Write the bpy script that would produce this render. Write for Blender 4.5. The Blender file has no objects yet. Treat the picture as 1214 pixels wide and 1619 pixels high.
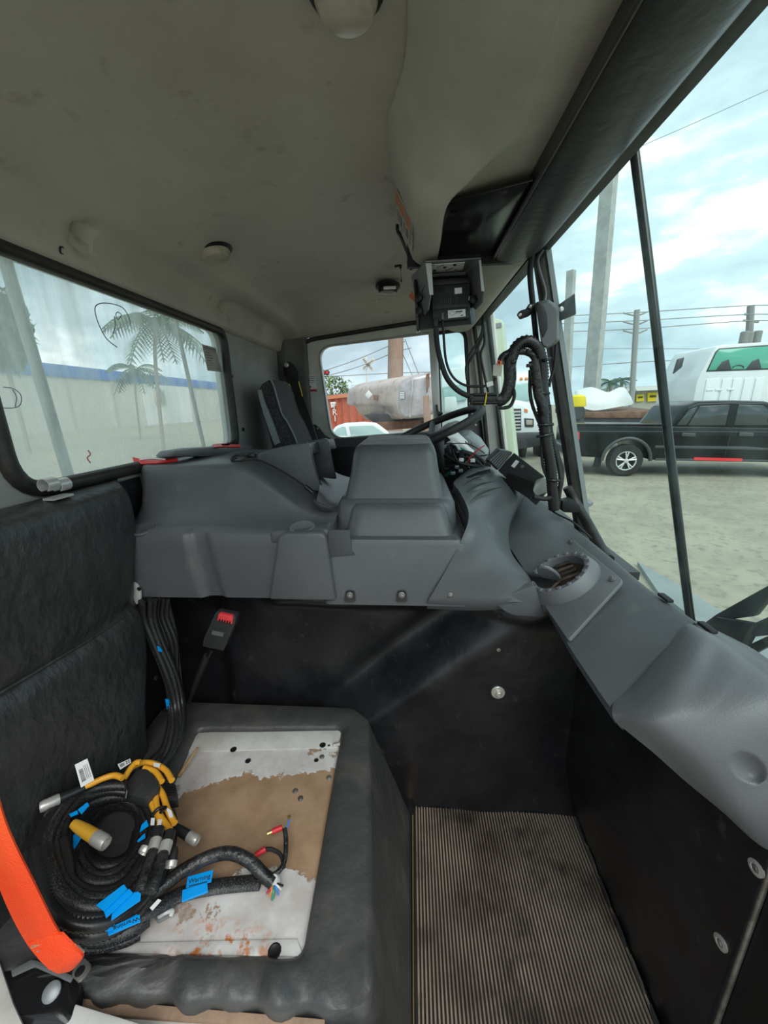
import bpy, bmesh, math, random
from mathutils import Vector, Matrix
random.seed(7)
V = Vector
scn = bpy.context.scene
col = scn.collection
# ------------------------------------------------------------------ camera
F = 608.0; CX, CY = 607.0, 809.5; EYE = V((0, 0, 1.1))
_dy = V((43, -170, F)).normalized()
_up = -V((43, (43*43+F*F)/170.0, F)).normalized()
_dx = _dy.cross(_up)
def cam2w(c): return V((_dx.dot(c), _dy.dot(c), _up.dot(c)))
cd = bpy.data.cameras.new('camera'); cam = bpy.data.objects.new('camera', cd); col.objects.link(cam)
cd.sensor_fit = 'HORIZONTAL'; cd.sensor_width = 36; cd.lens = 36*F/1214; cd.clip_start = .01; cd.clip_end = 2000
r_, u_, b_ = cam2w(V((1, 0, 0))), cam2w(V((0, -1, 0))), -cam2w(V((0, 0, 1)))
cam.matrix_world = Matrix(((r_.x, u_.x, b_.x, EYE.x), (r_.y, u_.y, b_.y, EYE.y), (r_.z, u_.z, b_.z, EYE.z), (0, 0, 0, 1)))
scn.camera = cam
# ------------------------------------------------------------------ view, sky, sun
scn.view_settings.view_transform = 'Standard'; scn.view_settings.look = 'None'
scn.view_settings.gamma = 1; scn.view_settings.use_curve_mapping = False
scn.view_settings.exposure = 1.12
w = bpy.data.worlds.new('sky'); scn.world = w; w.use_nodes = True
nt = w.node_tree; nt.nodes.clear(); N = nt.nodes.new; L = nt.links.new
tc = N('ShaderNodeTexCoord'); mp = N('ShaderNodeMapping'); mp.inputs['Scale'].default_value = (1, 1, 2.6)
nz = N('ShaderNodeTexNoise'); nz.inputs['Scale'].default_value = 2.3; nz.inputs['Detail'].default_value = 7; nz.inputs['Roughness'].default_value = .55
mp.inputs['Location'].default_value = (.35, .2, .1)
cr = N('ShaderNodeValToRGB'); e = cr.color_ramp.elements
e[0].position = .42; e[0].color = (.27, .36, .41, 1); e[1].position = .67; e[1].color = (1, 1, 1, 1)
x = e.new(.56); x.color = (.44, .54, .58, 1)
bg = N('ShaderNodeBackground'); bg.inputs['Strength'].default_value = 0.93
ou = N('ShaderNodeOutputWorld')
L(tc.outputs['Generated'], mp.inputs['Vector']); L(mp.outputs['Vector'], nz.inputs['Vector']); L(nz.outputs['Fac'], cr.inputs['Fac'])
L(cr.outputs['Color'], bg.inputs['Color']); L(bg.outputs['Background'], ou.inputs['Surface'])
sd = bpy.data.lights.new('sun', 'SUN'); sd.energy = 1.15; sd.angle = .9; sd.color = (1, .96, .9)
so = bpy.data.objects.new('sun', sd); col.objects.link(so); so.rotation_euler = V((-.28, .58, -.76)).to_track_quat('-Z', 'Y').to_euler()
# ------------------------------------------------------------------ pixel ray helpers: where a sight line meets a plane of the cab
def P(px, py, X=None, Y=None, Z=None):
    d = cam2w(V((px-CX, py-CY, F)))
    t = X/d.x if X is not None else Y/d.y if Y is not None else (Z-EYE.z)/d.z
    return EYE + d*t
def PP(px, py, o, n):
    d = cam2w(V((px-CX, py-CY, F))); return EYE + d*((V(o)-EYE).dot(V(n))/d.dot(V(n)))
# ------------------------------------------------------------------ materials
MATS = {}
def mat(name, c, rough=.6, metal=0, c2=None, scale=6, mix=(.4, .6), bump=0, bscale=60, spec=.5, detail=4, coat=0, stretch=None, emit=0, c3=None, s3=3, m3=(.55, .7)):
    m = bpy.data.materials.new(name); m.use_nodes = True; nt = m.node_tree; b = nt.nodes['Principled BSDF']
    b.inputs['Base Color'].default_value = (*c, 1); b.inputs['Roughness'].default_value = rough; b.inputs['Metallic'].default_value = metal
    b.inputs['Specular IOR Level'].default_value = spec; b.inputs['Coat Weight'].default_value = coat
    N = nt.nodes.new; L = nt.links.new
    tc = N('ShaderNodeTexCoord'); src = tc.outputs['Object']
    if stretch:
        mp = N('ShaderNodeMapping'); mp.inputs['Scale'].default_value = stretch; L(src, mp.inputs['Vector']); src = mp.outputs['Vector']
    prev = None
    for cc, sc, mm in ((c2, scale, mix), (c3, s3, m3)):
        if cc is None: continue
        n = N('ShaderNodeTexNoise'); n.inputs['Scale'].default_value = sc; n.inputs['Detail'].default_value = detail; n.inputs['Roughness'].default_value = .65
        L(src, n.inputs['Vector']); mr = N('ShaderNodeMapRange'); mr.inputs['From Min'].default_value = mm[0]; mr.inputs['From Max'].default_value = mm[1]
        L(n.outputs['Fac'], mr.inputs['Value']); mx = N('ShaderNodeMix'); mx.data_type = 'RGBA'
        L(mr.outputs['Result'], mx.inputs[0])
        if prev is None: mx.inputs[6].default_value = (*c, 1)
        else: L(prev, mx.inputs[6])
        mx.inputs[7].default_value = (*cc, 1); prev = mx.outputs[2]
    if prev is not None: L(prev, b.inputs['Base Color'])
    if bump:
        n = N('ShaderNodeTexNoise'); n.inputs['Scale'].default_value = bscale; n.inputs['Detail'].default_value = 5
        L(src, n.inputs['Vector']); bu = N('ShaderNodeBump'); bu.inputs['Strength'].default_value = bump; bu.inputs['Distance'].default_value = .01
        L(n.outputs['Fac'], bu.inputs['Height']); L(bu.outputs['Normal'], b.inputs['Normal'])
    if emit:
        b.inputs['Emission Color'].default_value = (*c, 1); b.inputs['Emission Strength'].default_value = emit
    MATS[name] = m; return m
def glass(name, tint, dirt=.1, dcol=(.8, .85, .8), dscale=5, stretch=(1, 1, 1), streak=0, spec=.05, floor=0.0):
    m = bpy.data.materials.new(name); m.use_nodes = True; nt = m.node_tree; nt.nodes.clear(); N = nt.nodes.new; L = nt.links.new
    tr = N('ShaderNodeBsdfTransparent'); tr.inputs['Color'].default_value = (*tint, 1)
    gl = N('ShaderNodeBsdfGlossy'); gl.inputs['Roughness'].default_value = .03; gl.inputs['Color'].default_value = (1, 1, 1, 1)
    m1 = N('ShaderNodeMixShader'); m1.inputs[0].default_value = spec; L(tr.outputs[0], m1.inputs[1]); L(gl.outputs[0], m1.inputs[2])
    di = N('ShaderNodeBsdfDiffuse'); di.inputs['Color'].default_value = (*dcol, 1)
    tl = N('ShaderNodeBsdfTranslucent'); tl.inputs['Color'].default_value = (*dcol, 1)
    md = N('ShaderNodeMixShader'); md.inputs[0].default_value = .6; L(di.outputs[0], md.inputs[1]); L(tl.outputs[0], md.inputs[2])
    tc = N('ShaderNodeTexCoord'); mp = N('ShaderNodeMapping'); mp.inputs['Scale'].default_value = stretch; L(tc.outputs['Object'], mp.inputs['Vector'])
    n = N('ShaderNodeTexNoise'); n.inputs['Scale'].default_value = dscale; n.inputs['Detail'].default_value = 8; n.inputs['Roughness'].default_value = .7; L(mp.outputs['Vector'], n.inputs['Vector'])
    mr = N('ShaderNodeMapRange'); mr.inputs['From Min'].default_value = .42; mr.inputs['From Max'].default_value = .75; mr.inputs['To Min'].default_value = floor; mr.inputs['To Max'].default_value = floor+dirt; L(n.outputs['Fac'], mr.inputs['Value'])
    m2 = N('ShaderNodeMixShader'); L(mr.outputs[0], m2.inputs[0]); L(m1.outputs[0], m2.inputs[1]); L(md.outputs[0], m2.inputs[2])
    o = N('ShaderNodeOutputMaterial'); L(m2.outputs[0], o.inputs['Surface']); MATS[name] = m; return m
mat('plastic', (.094, .098, .106), .38, c2=(.118, .122, .130), scale=5, mix=(.4, .75), bump=.10, bscale=420, c3=(.16, .16, .155), s3=14, m3=(.6, .85))
mat('plastic_light', (.14, .14, .152), .42, c2=(.16, .16, .17), scale=6, bump=.12, bscale=420)
mat('plastic_recess_shade', (.062, .065, .07), .45, bump=.1, bscale=420)  # grey plastic darkened to stand for shade inside the tower pocket
mat('plastic_dark', (.035, .036, .038), .45, bump=.06, bscale=300)
mat('tower_top', (.10, .105, .11), .5, c2=(.26, .21, .17), scale=12, mix=(.45, .65), bump=.1, bscale=420)
mat('headliner', (.46, .43, .38), .65, c2=(.37, .335, .295), scale=2.6, mix=(.42, .7), bump=.12, bscale=500, c3=(.20, .175, .155), s3=15, m3=(.60, .82), detail=7)
mat('headliner_clean', (.42, .405, .355), .7, c2=(.36, .345, .30), scale=5, bump=.1, bscale=500)
mat('vinyl', (.0075, .0075, .009), .34, c2=(.014, .014, .016), scale=9, bump=.22, bscale=22, c3=(.07, .07, .068), s3=26, m3=(.62, .86), detail=7)
mat('vinyl_seat', (.030, .031, .031), .40, c2=(.052, .053, .053), scale=14, mix=(.4, .75), bump=.5, bscale=48, stretch=(1, 1.2, .8))
mat('vinyl_frame', (.050, .052, .052), .46, c2=(.10, .092, .084), scale=8, mix=(.5, .8), bump=.35, bscale=34)
mat('visor', (.028, .029, .030), .36, c2=(.045, .045, .045), scale=8, bump=.12, bscale=60)
mat('black', (.008, .008, .009), .5)
mat('black_gloss', (.01, .01, .011), .22)
mat('rubber', (.012, .012, .013), .6, c2=(.035, .033, .03), scale=20, mix=(.5, .8))
mat('gasket', (.013, .0125, .012), .5, c2=(.03, .027, .024), scale=25)
mat('mat_groove', (.010, .008, .007), .8, c2=(.022, .018, .015), scale=10)
mat('mat_rib', (.15, .108, .086), .45, c2=(.36, .285, .23), scale=4, mix=(.38, .6), c3=(.05, .034, .028), s3=7, m3=(.52, .7))
mat('braid', (.009, .009, .010), .40, c2=(.075, .075, .08), scale=520, mix=(.5, .62), bump=.12, bscale=420)
mat('conduit', (.016, .016, .017), .33)
mat('tape', (.010, .010, .011), .25, bump=.5, bscale=80, c2=(.03, .03, .03), scale=40)
mat('blue_label', (.0, .33, .86), .35)
mat('white_label', (.82, .82, .82), .5)
mat('ink', (.02, .02, .02), .6)
mat('ink_grey', (.2, .2, .2), .6)
mat('orange_belt', (.86, .062, .008), .6, c2=(.95, .10, .02), scale=4, bump=.25, bscale=400)
mat('belt_stitch', (.42, .20, .16), .8, c2=(.6, .25, .15), scale=90, bump=.5, bscale=300)
mat('yellow_cable', (.80, .38, .03), .4)
mat('yellow_plug', (.62, .33, .03), .35)
mat('metal', (.66, .64, .60), .32, .5, c2=(.52, .5, .47), scale=40)
mat('metal_dull', (.36, .35, .33), .45, .8, c2=(.22, .2, .18), scale=30)
mat('zinc', (.62, .62, .6), .35, .5)
mat('brass', (.7, .5, .2), .35, .9)
mat('red_shrink', (.55, .02, .03), .4)
mat('red_plastic', (.78, .03, .035), .45)
mat('red_button', (.80, .06, .07), .4)
mat('white_paint', (.62, .615, .60), .4, c2=(.5, .48, .45), scale=10, c3=(.32, .24, .18), s3=14, m3=(.68, .78))
mat('door_white', (.70, .70, .65), .45, c2=(.60, .60, .56), scale=7)
mat('wall_grey', (.34, .34, .33), .6, c2=(.27, .27, .26), scale=6, bump=.06, bscale=300)
mat('wall_dark', (.15, .145, .13), .6, c2=(.11, .105, .095), scale=5)
mat('lens', (.46, .42, .35), .22, c2=(.38, .34, .28), scale=20)
mat('cork', (.27, .18, .12), .85, c2=(.20, .13, .085), scale=14, bump=.3, bscale=60)
mat('wood', (.45, .28, .13), .7, c2=(.3, .17, .08), scale=30)
mat('fabric', (.03, .029, .03), .9, c2=(.075, .072, .075), scale=150, mix=(.45, .6), bump=.5, bscale=260)
mat('fabric_light', (.085, .08, .085), .9, c2=(.05, .048, .05), scale=170, mix=(.4, .62), bump=.4, bscale=260)
mat('grey_trim', (.22, .24, .25), .4)
mat('steel_grey', (.20, .215, .22), .38, .3, c2=(.25, .26, .27), scale=6)
mat('monitor', (.022, .025, .027), .5, bump=.05, bscale=300)
mat('box_grey', (.12, .125, .13), .45)
mat('red_wire', (.6, .03, .04), .4); mat('green_wire', (.03, .25, .15), .4); mat('blue_wire', (.05, .2, .6), .4); mat('orange_wire', (.75, .25, .05), .4); mat('white_wire', (.7, .7, .68), .4)
mat('yellow_ink', (.75, .55, .03), .6); mat('orange_ink', (.62, .16, .07), .6); mat('red_ink', (.5, .02, .03), .6); mat('khaki_ink', (.3, .27, .23), .6)
mat('paper', (.46, .42, .38), .8, c2=(.52, .5, .44), scale=30)
mat('marker', (.28, .28, .32), .6)
mat('duct_shade_brown', (.05, .03, .022), .8, c2=(.09, .06, .045), scale=20, bump=.5, bscale=40)  # brown of the duct cables, also the painted depth shade of the vent
mat('chassis_brown', (.02, .014, .011), .7)
mat('clear_tab', (.5, .52, .5), .15)
glass('ws_glass', (.92, .99, .978), .06, (.55, .68, .64), 9, (1, 1, .5), floor=.004, spec=.02)
glass('ws_driver', (.92, .98, .97), .05, (.55, .68, .64), 9, (1, 1, .5), floor=.004, spec=.02)
glass('rear_glass', (.95, .99, .98), .38, (.86, .95, .90), 5, (1, 4, .45), floor=.20, spec=.02)
glass('door_glass', (.985, .985, .985), .02, floor=.0, spec=.02)
glass('vent_glass', (.86, .955, .945), .1, (.6, .7, .68), floor=.02, spec=.03)
# ------------------------------------------------------------------ object helpers
LOCAL = set()
def setp(o, parent):
    if parent is None: return
    o.parent = parent
    if parent.type == 'EMPTY' and parent.name not in LOCAL: o.matrix_parent_inverse = Matrix.Translation(-parent.location)
def tag(o, label=None, cat=None, group=None, kind=None):
    if label: o['label'] = label
    if cat: o['category'] = cat
    if group: o['group'] = group
    if kind: o['kind'] = kind
    return o
def thing(name, label, cat, loc=(0, 0, 0), group=None, local=False, rz=0):
    o = bpy.data.objects.new(name, None); col.objects.link(o); o.location = loc; o.empty_display_size = .05
    if local: LOCAL.add(o.name); o.rotation_euler = (0, 0, rz)
    return tag(o, label, cat, group)
def mk(name, vs, fs, m, parent=None, bevel=0, seg=2, sharp=.62, flat=False):
    me = bpy.data.meshes.new(name); me.from_pydata([tuple(v) for v in vs], [], fs)
    bm = bmesh.new(); bm.from_mesh(me); bmesh.ops.remove_doubles(bm, verts=bm.verts, dist=1e-6); bmesh.ops.recalc_face_normals(bm, faces=bm.faces)
    if bevel:
        ed = [e for e in bm.edges if len(e.link_faces) == 2 and e.calc_face_angle(0) > .5]
        bmesh.ops.bevel(bm, geom=ed, offset=bevel, segments=seg, affect='EDGES', profile=.5, clamp_overlap=True)
    bm.to_mesh(me); bm.free()
    if not flat:
        me.polygons.foreach_set('use_smooth', [True]*len(me.polygons)); me.set_sharp_from_angle(angle=sharp)
    ms = m if isinstance(m, (list, tuple)) else [m]
    for q in ms: me.materials.append(MATS[q])
    o = bpy.data.objects.new(name, me); col.objects.link(o); setp(o, parent); return o
def multi(shapes):
    vs, fs = [], []
    for v, f in shapes:
        n = len(vs); vs += list(v); fs += [tuple(i+n for i in q) for q in f]
    return vs, fs
def g_prism(poly, vec):
    n = len(poly); vec = V(vec); a = [V(p) for p in poly]
    return a+[p+vec for p in a], [tuple(range(n)), tuple(range(2*n-1, n-1, -1))]+[(i, (i+1) % n, n+(i+1) % n, n+i) for i in range(n)]
def prism(name, poly, vec, m, parent=None, bevel=0, **k): return mk(name, *g_prism(poly, vec), m, parent, bevel, **k)
def g_box(c, s, ax=None):
    c = V(c); ax = ax or (V((1, 0, 0)), V((0, 1, 0)), V((0, 0, 1)))
    vs = [c+ax[0]*(s[0]/2*i)+ax[1]*(s[1]/2*j)+ax[2]*(s[2]/2*k) for i in (-1, 1) for j in (-1, 1) for k in (-1, 1)]
    return vs, [(0, 1, 3, 2), (4, 6, 7, 5), (0, 4, 5, 1), (2, 3, 7, 6), (0, 2, 6, 4), (1, 5, 7, 3)]
def box(name, c, s, m, parent=None, bevel=0, ax=None, **k): return mk(name, *g_box(c, s, ax), m, parent, bevel, **k)
def bb(name, x0, x1, y0, y1, z0, z1, m, parent=None, bevel=0, **k):
    return box(name, ((x0+x1)/2, (y0+y1)/2, (z0+z1)/2), (abs(x1-x0), abs(y1-y0), abs(z1-z0)), m, parent, bevel, **k)
def axes(d, hint=(0, 0, 1)):
    d = V(d).normalized(); h = V(hint)
    if abs(d.dot(h.normalized())) > .98: h = V((1, 0, 0)) if abs(d.x) < .9 else V((0, 1, 0))
    s = d.cross(h).normalized(); return d, s, s.cross(d).normalized()
def crom(pts, n, closed=False):
    pts = [V(p) for p in pts]; m = len(pts); out = []
    if m == 2 and not closed: return [pts[0].lerp(pts[1], i/n) for i in range(n+1)]
    g = (lambda i: pts[i % m]) if closed else (lambda i: pts[i] if 0 <= i < m else (pts[0]*2-pts[1] if i < 0 else pts[-1]*2-pts[-2]))
    for i in range(m if closed else m-1):
        a, b, c, d = g(i-1), g(i), g(i+1), g(i+2)
        for k in range(n):
            t = k/n; out.append(.5*((2*b)+(c-a)*t+(2*a-5*b+4*c-d)*t*t+(3*b-a-3*c+d)*t*t*t))
    if not closed: out.append(pts[-1])
    return out
def g_tube(pts, r, seg=8, n=6, closed=False, smooth=True, flatten=None):
    c = crom(pts, n, closed) if smooth else [V(p) for p in pts]
    m = len(c); vs, fs = [], []; pn = None
    for i, p in enumerate(c):
        a = c[(i-1) % m] if (closed or i > 0) else c[0]; b = c[(i+1) % m] if (closed or i < m-1) else c[-1]
        t = (b-a); t = t.normalized() if t.length > 1e-9 else V((0, 0, 1))
        if pn is None: _, s, u = axes(t)
        else:
            s = pn-t*pn.dot(t); s = s.normalized() if s.length > 1e-6 else axes(t)[1]; u = s.cross(t).normalized()
        pn = s; rr = r(i/(m-1), i) if callable(r) else r
        for k in range(seg):
            an = 2*math.pi*k/seg; vs.append(p+s*(rr*math.cos(an))+u*(rr*math.sin(an)*(flatten or 1)))
    for i in range(m if closed else m-1):
        for k in range(seg):
            j = (i+1) % m; fs.append((i*seg+k, i*seg+(k+1) % seg, j*seg+(k+1) % seg, j*seg+k))
    if not closed: fs += [tuple(range(seg)), tuple(range((m-1)*seg, m*seg))]
    return vs, fs
def tube(name, pts, r, m, parent=None, **k): return mk(name, *g_tube(pts, r, **k), m, parent, sharp=1.0)
def corr(name, pts, r, m, parent=None, pitch=.006, seg=12):
    c = crom(pts, 12); Ls = sum((c[i+1]-c[i]).length for i in range(len(c)-1)); n = max(4, int(Ls/pitch)*2)
    out = []; acc = 0; k = 0; step = Ls/n; out.append(c[0])
    for i in range(len(c)-1):
        d = (c[i+1]-c[i]).length
        while acc+d >= step*(k+1) and k < n-1:
            k += 1; out.append(c[i].lerp(c[i+1], (step*k-acc)/d))
        acc += d
    out.append(c[-1])
    return mk(name, *g_tube(out, lambda t, i: r*(1 if i % 2 else .84), seg=seg, smooth=False), m, parent, sharp=1.2)
def g_lathe(prof, o, d, seg=24, caps=True):
    d, s, u = axes(d); o = V(o); vs, fs = [], []; n = len(prof)
    for r, h in prof:
        for k in range(seg):
            a = 2*math.pi*k/seg; vs.append(o+d*h+s*(r*math.cos(a))+u*(r*math.sin(a)))
    for i in range(n-1):
        for k in range(seg): fs.append((i*seg+k, i*seg+(k+1) % seg, (i+1)*seg+(k+1) % seg, (i+1)*seg+k))
    if caps: fs += [tuple(range(seg)), tuple(range((n-1)*seg, n*seg))]
    return vs, fs
def lathe(name, prof, o, d, m, parent=None, seg=24, caps=True): return mk(name, *g_lathe([(max(r, 1e-4), h) for r, h in prof], o, d, seg, caps), m, parent, sharp=.7)
def g_loft(rings, caps=True):
    n = len(rings[0]); vs = [V(p) for r in rings for p in r]; fs = []
    for i in range(len(rings)-1):
        for k in range(n): fs.append((i*n+k, i*n+(k+1) % n, (i+1)*n+(k+1) % n, (i+1)*n+k))
    if caps: fs += [tuple(range(n)), tuple(range((len(rings)-1)*n, len(rings)*n))]
    return vs, fs
def loft(name, rings, m, parent=None, bevel=0, **k): return mk(name, *g_loft(rings), m, parent, bevel, **k)
def roundpoly(pts, r, seg=5):
    pts = [V(p) for p in pts]; n = len(pts); out = []
    for i in range(n):
        p, a, b = pts[i], pts[i-1], pts[(i+1) % n]
        rr = r[i] if isinstance(r, (list, tuple)) else r
        da, db = (a-p), (b-p); k = min(rr, da.length*.49, db.length*.49)
        A, B = p+da.normalized()*k, p+db.normalized()*k
        for j in range(seg+1):
            t = j/seg; out.append(A*(1-t)**2+p*(2*t*(1-t))+B*t*t)
    return out
def rrect(x0, x1, y0, y1, z, r, seg=5): return roundpoly([(x0, y0, z), (x1, y0, z), (x1, y1, z), (x0, y1, z)], r, seg)
def g_ring(outer, inner, vec):
    n = len(outer); vec = V(vec); vs = [V(p) for p in outer]+[V(p) for p in inner]; vs += [p+vec for p in vs]; fs = []
    for i in range(n):
        j = (i+1) % n
        fs += [(i, j, n+j, n+i), (2*n+i, 3*n+i, 3*n+j, 2*n+j), (i, 2*n+i, 2*n+j, j), (n+i, n+j, 3*n+j, 3*n+i)]
    return vs, fs
def g_patch(grid, off, n=6, deform=None, closed_v=False):
    rows = [crom(r, n) for r in grid]; cols = [crom([rows[i][j] for i in range(len(rows))], n) for j in range(len(rows[0]))]
    nu, nv = len(cols), len(cols[0]); off = V(off)
    fr = [cols[u][v] for u in range(nu) for v in range(nv)]
    if deform: fr = [deform(p) for p in fr]
    bk = [p+off for p in fr]; M = nu*nv; fs = []
    for u in range(nu-1):
        for v in range(nv-1):
            a, b, c, d = u*nv+v, (u+1)*nv+v, (u+1)*nv+v+1, u*nv+v+1
            fs += [(a, b, c, d), (M+a, M+d, M+c, M+b)]
    for u in range(nu-1):
        for v in (0, nv-1): a, b = u*nv+v, (u+1)*nv+v; fs.append((a, b, M+b, M+a))
    for v in range(nv-1):
        for u in (0, nu-1): a, b = u*nv+v, u*nv+v+1; fs.append((a, b, M+b, M+a))
    return fr+bk, fs
def patch(name, grid, off, m, parent=None, n=6, deform=None, sharp=1.0): return mk(name, *g_patch(grid, off, n, deform), m, parent, sharp=sharp)
def text(name, s, o, right, up, size, m, parent=None, extrude=.0004):
    cu = bpy.data.curves.new(name, 'FONT'); cu.body = s; cu.size = size; cu.extrude = extrude; cu.align_x = 'CENTER'; cu.align_y = 'CENTER'; cu.resolution_u = 2
    t = bpy.data.objects.new(name, cu); me = bpy.data.meshes.new_from_object(t); bpy.data.objects.remove(t)
    r, u = V(right).normalized(), V(up).normalized(); n_ = r.cross(u); M = Matrix(((r.x, u.x, n_.x, o[0]), (r.y, u.y, n_.y, o[1]), (r.z, u.z, n_.z, o[2]), (0, 0, 0, 1)))
    me.transform(M); me.materials.clear(); me.materials.append(MATS[m]); ob = bpy.data.objects.new(name, me); col.objects.link(ob); setp(ob, parent); return ob
def bolt(name, o, d, r, parent, m='metal', hexr=.5, washer=True):
    w = lathe(name, [(r, 0), (r, r*.18), (r*.92, r*.25), (r*hexr*1.2, r*.26)] if washer else [(r, 0), (r, r*.3), (r*.7, r*.5)], o, d, m, parent, 20)
    d = V(d).normalized()
    mk('bolt_head', *g_lathe([(r*hexr, 0), (r*hexr, r*.45), (r*hexr*.8, r*.52)], V(o)+d*(r*.25), d, 6), m, w)
    return w
def sstep(a, b, x):
    t = min(1, max(0, (x-a)/(b-a))); return t*t*(3-2*t)
# ================================================================== STRUCTURE
S = lambda o: tag(o, kind='structure')
S(tag(bb('floor', -.74, .53, .13, 2.2, -.06, 0, 'black'), 'black cab floor under the ribbed mat', 'floor'))
RX = -.70
win = roundpoly([(RX, .615, .958), (RX, 1.508, .958), (RX, 1.508, 1.372), (RX, .615, 1.372)], [.075, .05, .05, .075], 7)
out = roundpoly([(RX, .10, -.05), (RX, 2.16, -.05), (RX, 2.16, 1.49), (RX, .10, 1.49)], .01, 7)
wb = S(tag(mk('wall_back', *g_ring(out, win, (-.045, 0, 0)), 'wall_grey'), 'grey painted rear cab wall around the rear window', 'wall'))
w1 = S(tag(mk('window_1', *g_prism([p+V((-.022, 0, 0)) for p in win], (-.005, 0, 0)), 'rear_glass'), 'dirty rear window glass streaked with grime', 'window'))
mk('window_gasket', *g_tube([p+V((.004, 0, 0)) for p in win], .0155, seg=8, smooth=False, closed=True), 'gasket', w1, sharp=1)
# marker squiggle, paper sticker and small red mark on the rear glass
gx = RX-.0205
def onrear(px, py): return P(px, py, X=gx)
tube('marker_scribble', [onrear(*q) for q in ((185, 549), (168, 535), (155, 510), (150, 488), (158, 480), (175, 480), (193, 486), (203, 500), (207, 515))], .0012, 'marker', w1, seg=5, n=5)
tube('marker_scribble', [onrear(*q) for q in ((181, 500), (182, 518), (178, 527))], .0011, 'marker', w1, seg=5, n=4)
tube('marker_scribble', [onrear(*q) for q in ((186, 493), (192, 498), (186, 505), (183, 497), (186, 493))], .0010, 'marker', w1, seg=5, n=4)
for q in (((5, 612), (22, 615), (33, 625), (32, 640), (20, 645), (4, 645)), ((20, 616), (26, 628), (24, 643))):
    tube('marker_scribble', [onrear(*a) for a in q], .0008, 'marker', w1, seg=5, n=4)
tube('red_mark', [onrear(*q) for q in ((139, 712), (143, 718), (138, 724), (143, 732))], .0012, 'red_ink', w1, seg=5, n=4)
st = tag(prism('paper_sticker', [P(*q, X=gx+.001) for q in ((319, 544), (341, 550), (350, 588), (328, 586))], (.0006, 0, 0), 'paper'), 'small grey paper notice stuck in the upper corner of the rear window', 'sticker')
a, b, c, d = [P(*q, X=gx+.002) for q in ((319, 544), (341, 550), (350, 588), (328, 586))]
for i, (t0, t1, h) in enumerate(((.08, .95, .07), (.1, .9, .03), (.12, .5, .022), (.1, .55, .022), (.1, .6, .022), (.1, .4, .022), (.1, .9, .012), (.1, .9, .012), (.1, .9, .012))):
    f = .07+i*.1
    ln = lambda t, g: a.lerp(d, g).lerp(b.lerp(c, g), t)
    prism('printed_line', [ln(t0, f), ln(t1, f), ln(t1, f+h), ln(t0, f+h)], (.0004, 0, 0), 'ink_grey' if i < 2 or i > 5 else 'ink', st)
# screws and plugs on the rear wall
for (px, py, r) in ((14, 739, .012), (366, 595, .007), (384, 679, .008), (30, 470, .006)):
    if py == 470: continue
    lathe('plug', [(r, 0), (r, .002), (r*.7, .005), (r*.35, .0055), (.001, .003)], P(px, py, X=RX+.001), (1, 0, 0), 'black', wb, 16)
# driver side corner pillar of the cab behind the door
bp = roundpoly([P(q, 700, Y=2.13) for q in (0,)][0:0] or [(RX-.02, 2.12, -.05), (-.665, 2.105, -.05), (-.60, 2.125, -.05), (-.545, 2.125, -.05), (-.545, 2.2, -.05), (RX-.02, 2.2, -.05)], .02, 4)
S(tag(prism('wall_driver', bp, (0, 0, 1.53), 'wall_dark'), 'grey corner pillar behind the driver seat', 'wall'))
# -------- driver door
DY = 2.15
D = lambda px, py, y=DY: P(px, py, Y=y)
inn = roundpoly([D(503, 549), D(678, 527), D(737, 521), D(745, 668), D(690, 681), D(525, 694)], [.075, .002, .05, .04, .002, .075], 7)
outr = roundpoly([D(466, 541), D(650, 511), D(753, 500), D(775, 668), D(765, 1010), D(470, 1030)], [.12, .01, .06, .02, .02, .02], 7)
dr = S(tag(mk('door_1', *g_ring(outr, inn, (0, .04, 0)), 'door_white'), 'driver door with white frame and black lower panel', 'door'))
mk('door_gasket', *g_tube([p+V((0, -.006, 0)) for p in outr], .011, seg=8, smooth=False, closed=True), 'gasket', dr, sharp=1)
mk('window_trim', *g_tube([p+V((0, -.002, 0)) for p in inn], .006, seg=6, smooth=False, closed=True), 'zinc', dr, sharp=1)
low = [D(455, 674, 2.135), D(497, 671, 2.135), D(504, 676, 2.135), D(513, 688, 2.135), D(524, 694, 2.135), D(690, 683, 2.135), D(748, 669, 2.135), D(772, 660, 2.135), D(765, 1000, 2.135), D(470, 1010, 2.135)]
lp = prism('door_panel', low, (0, .015, 0), 'plastic_dark', dr, .003)
prism('panel_insert', [D(515, 708, 2.13), D(600, 705, 2.13), D(600, 900, 2.13), D(520, 900, 2.13)], (0, .006, 0), 'black', lp, .003)
prism('panel_insert', [D(704, 684, 2.13), D(748, 679, 2.13), D(755, 730, 2.13), D(706, 735, 2.13)], (0, .006, 0), 'plastic_dark', lp, .003)
for q in ((502, 677), (515, 685), (720, 689), (722, 702), (752, 672)): lathe('screw', [(.006, 0), (.006, .003), (.003, .004)], D(*q, 2.134), (0, -1, 0), 'metal', lp, 10)
prism('window_post', [D(677, 526), D(691, 524), D(697, 684), D(686, 685)], (0, -.02, 0), 'zinc', dr, .003)
vo = roundpoly([D(691, 527, 2.14), D(735, 521, 2.14), D(743, 664, 2.14), D(697, 680, 2.14)], [.01, .05, .03, .01], 6)
mk('vent_frame', *g_tube(vo, .009, seg=8, smooth=False, closed=True), 'gasket', dr, sharp=1)
box('vent_latch', D(695, 655, 2.12), (.014, .02, .03), 'black_gloss', dr, .003)
tube('vent_latch', [D(690, 640, 2.12), D(693, 655, 2.115), D(700, 653, 2.11)], .006, 'black_gloss', dr)
S(tag(prism('window_2', [D(500, 545, 2.165), D(684, 522, 2.165), D(692, 690, 2.165), D(515, 700, 2.165)], (0, .004, 0), 'door_glass'), 'clear driver door window glass', 'window'))
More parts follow.
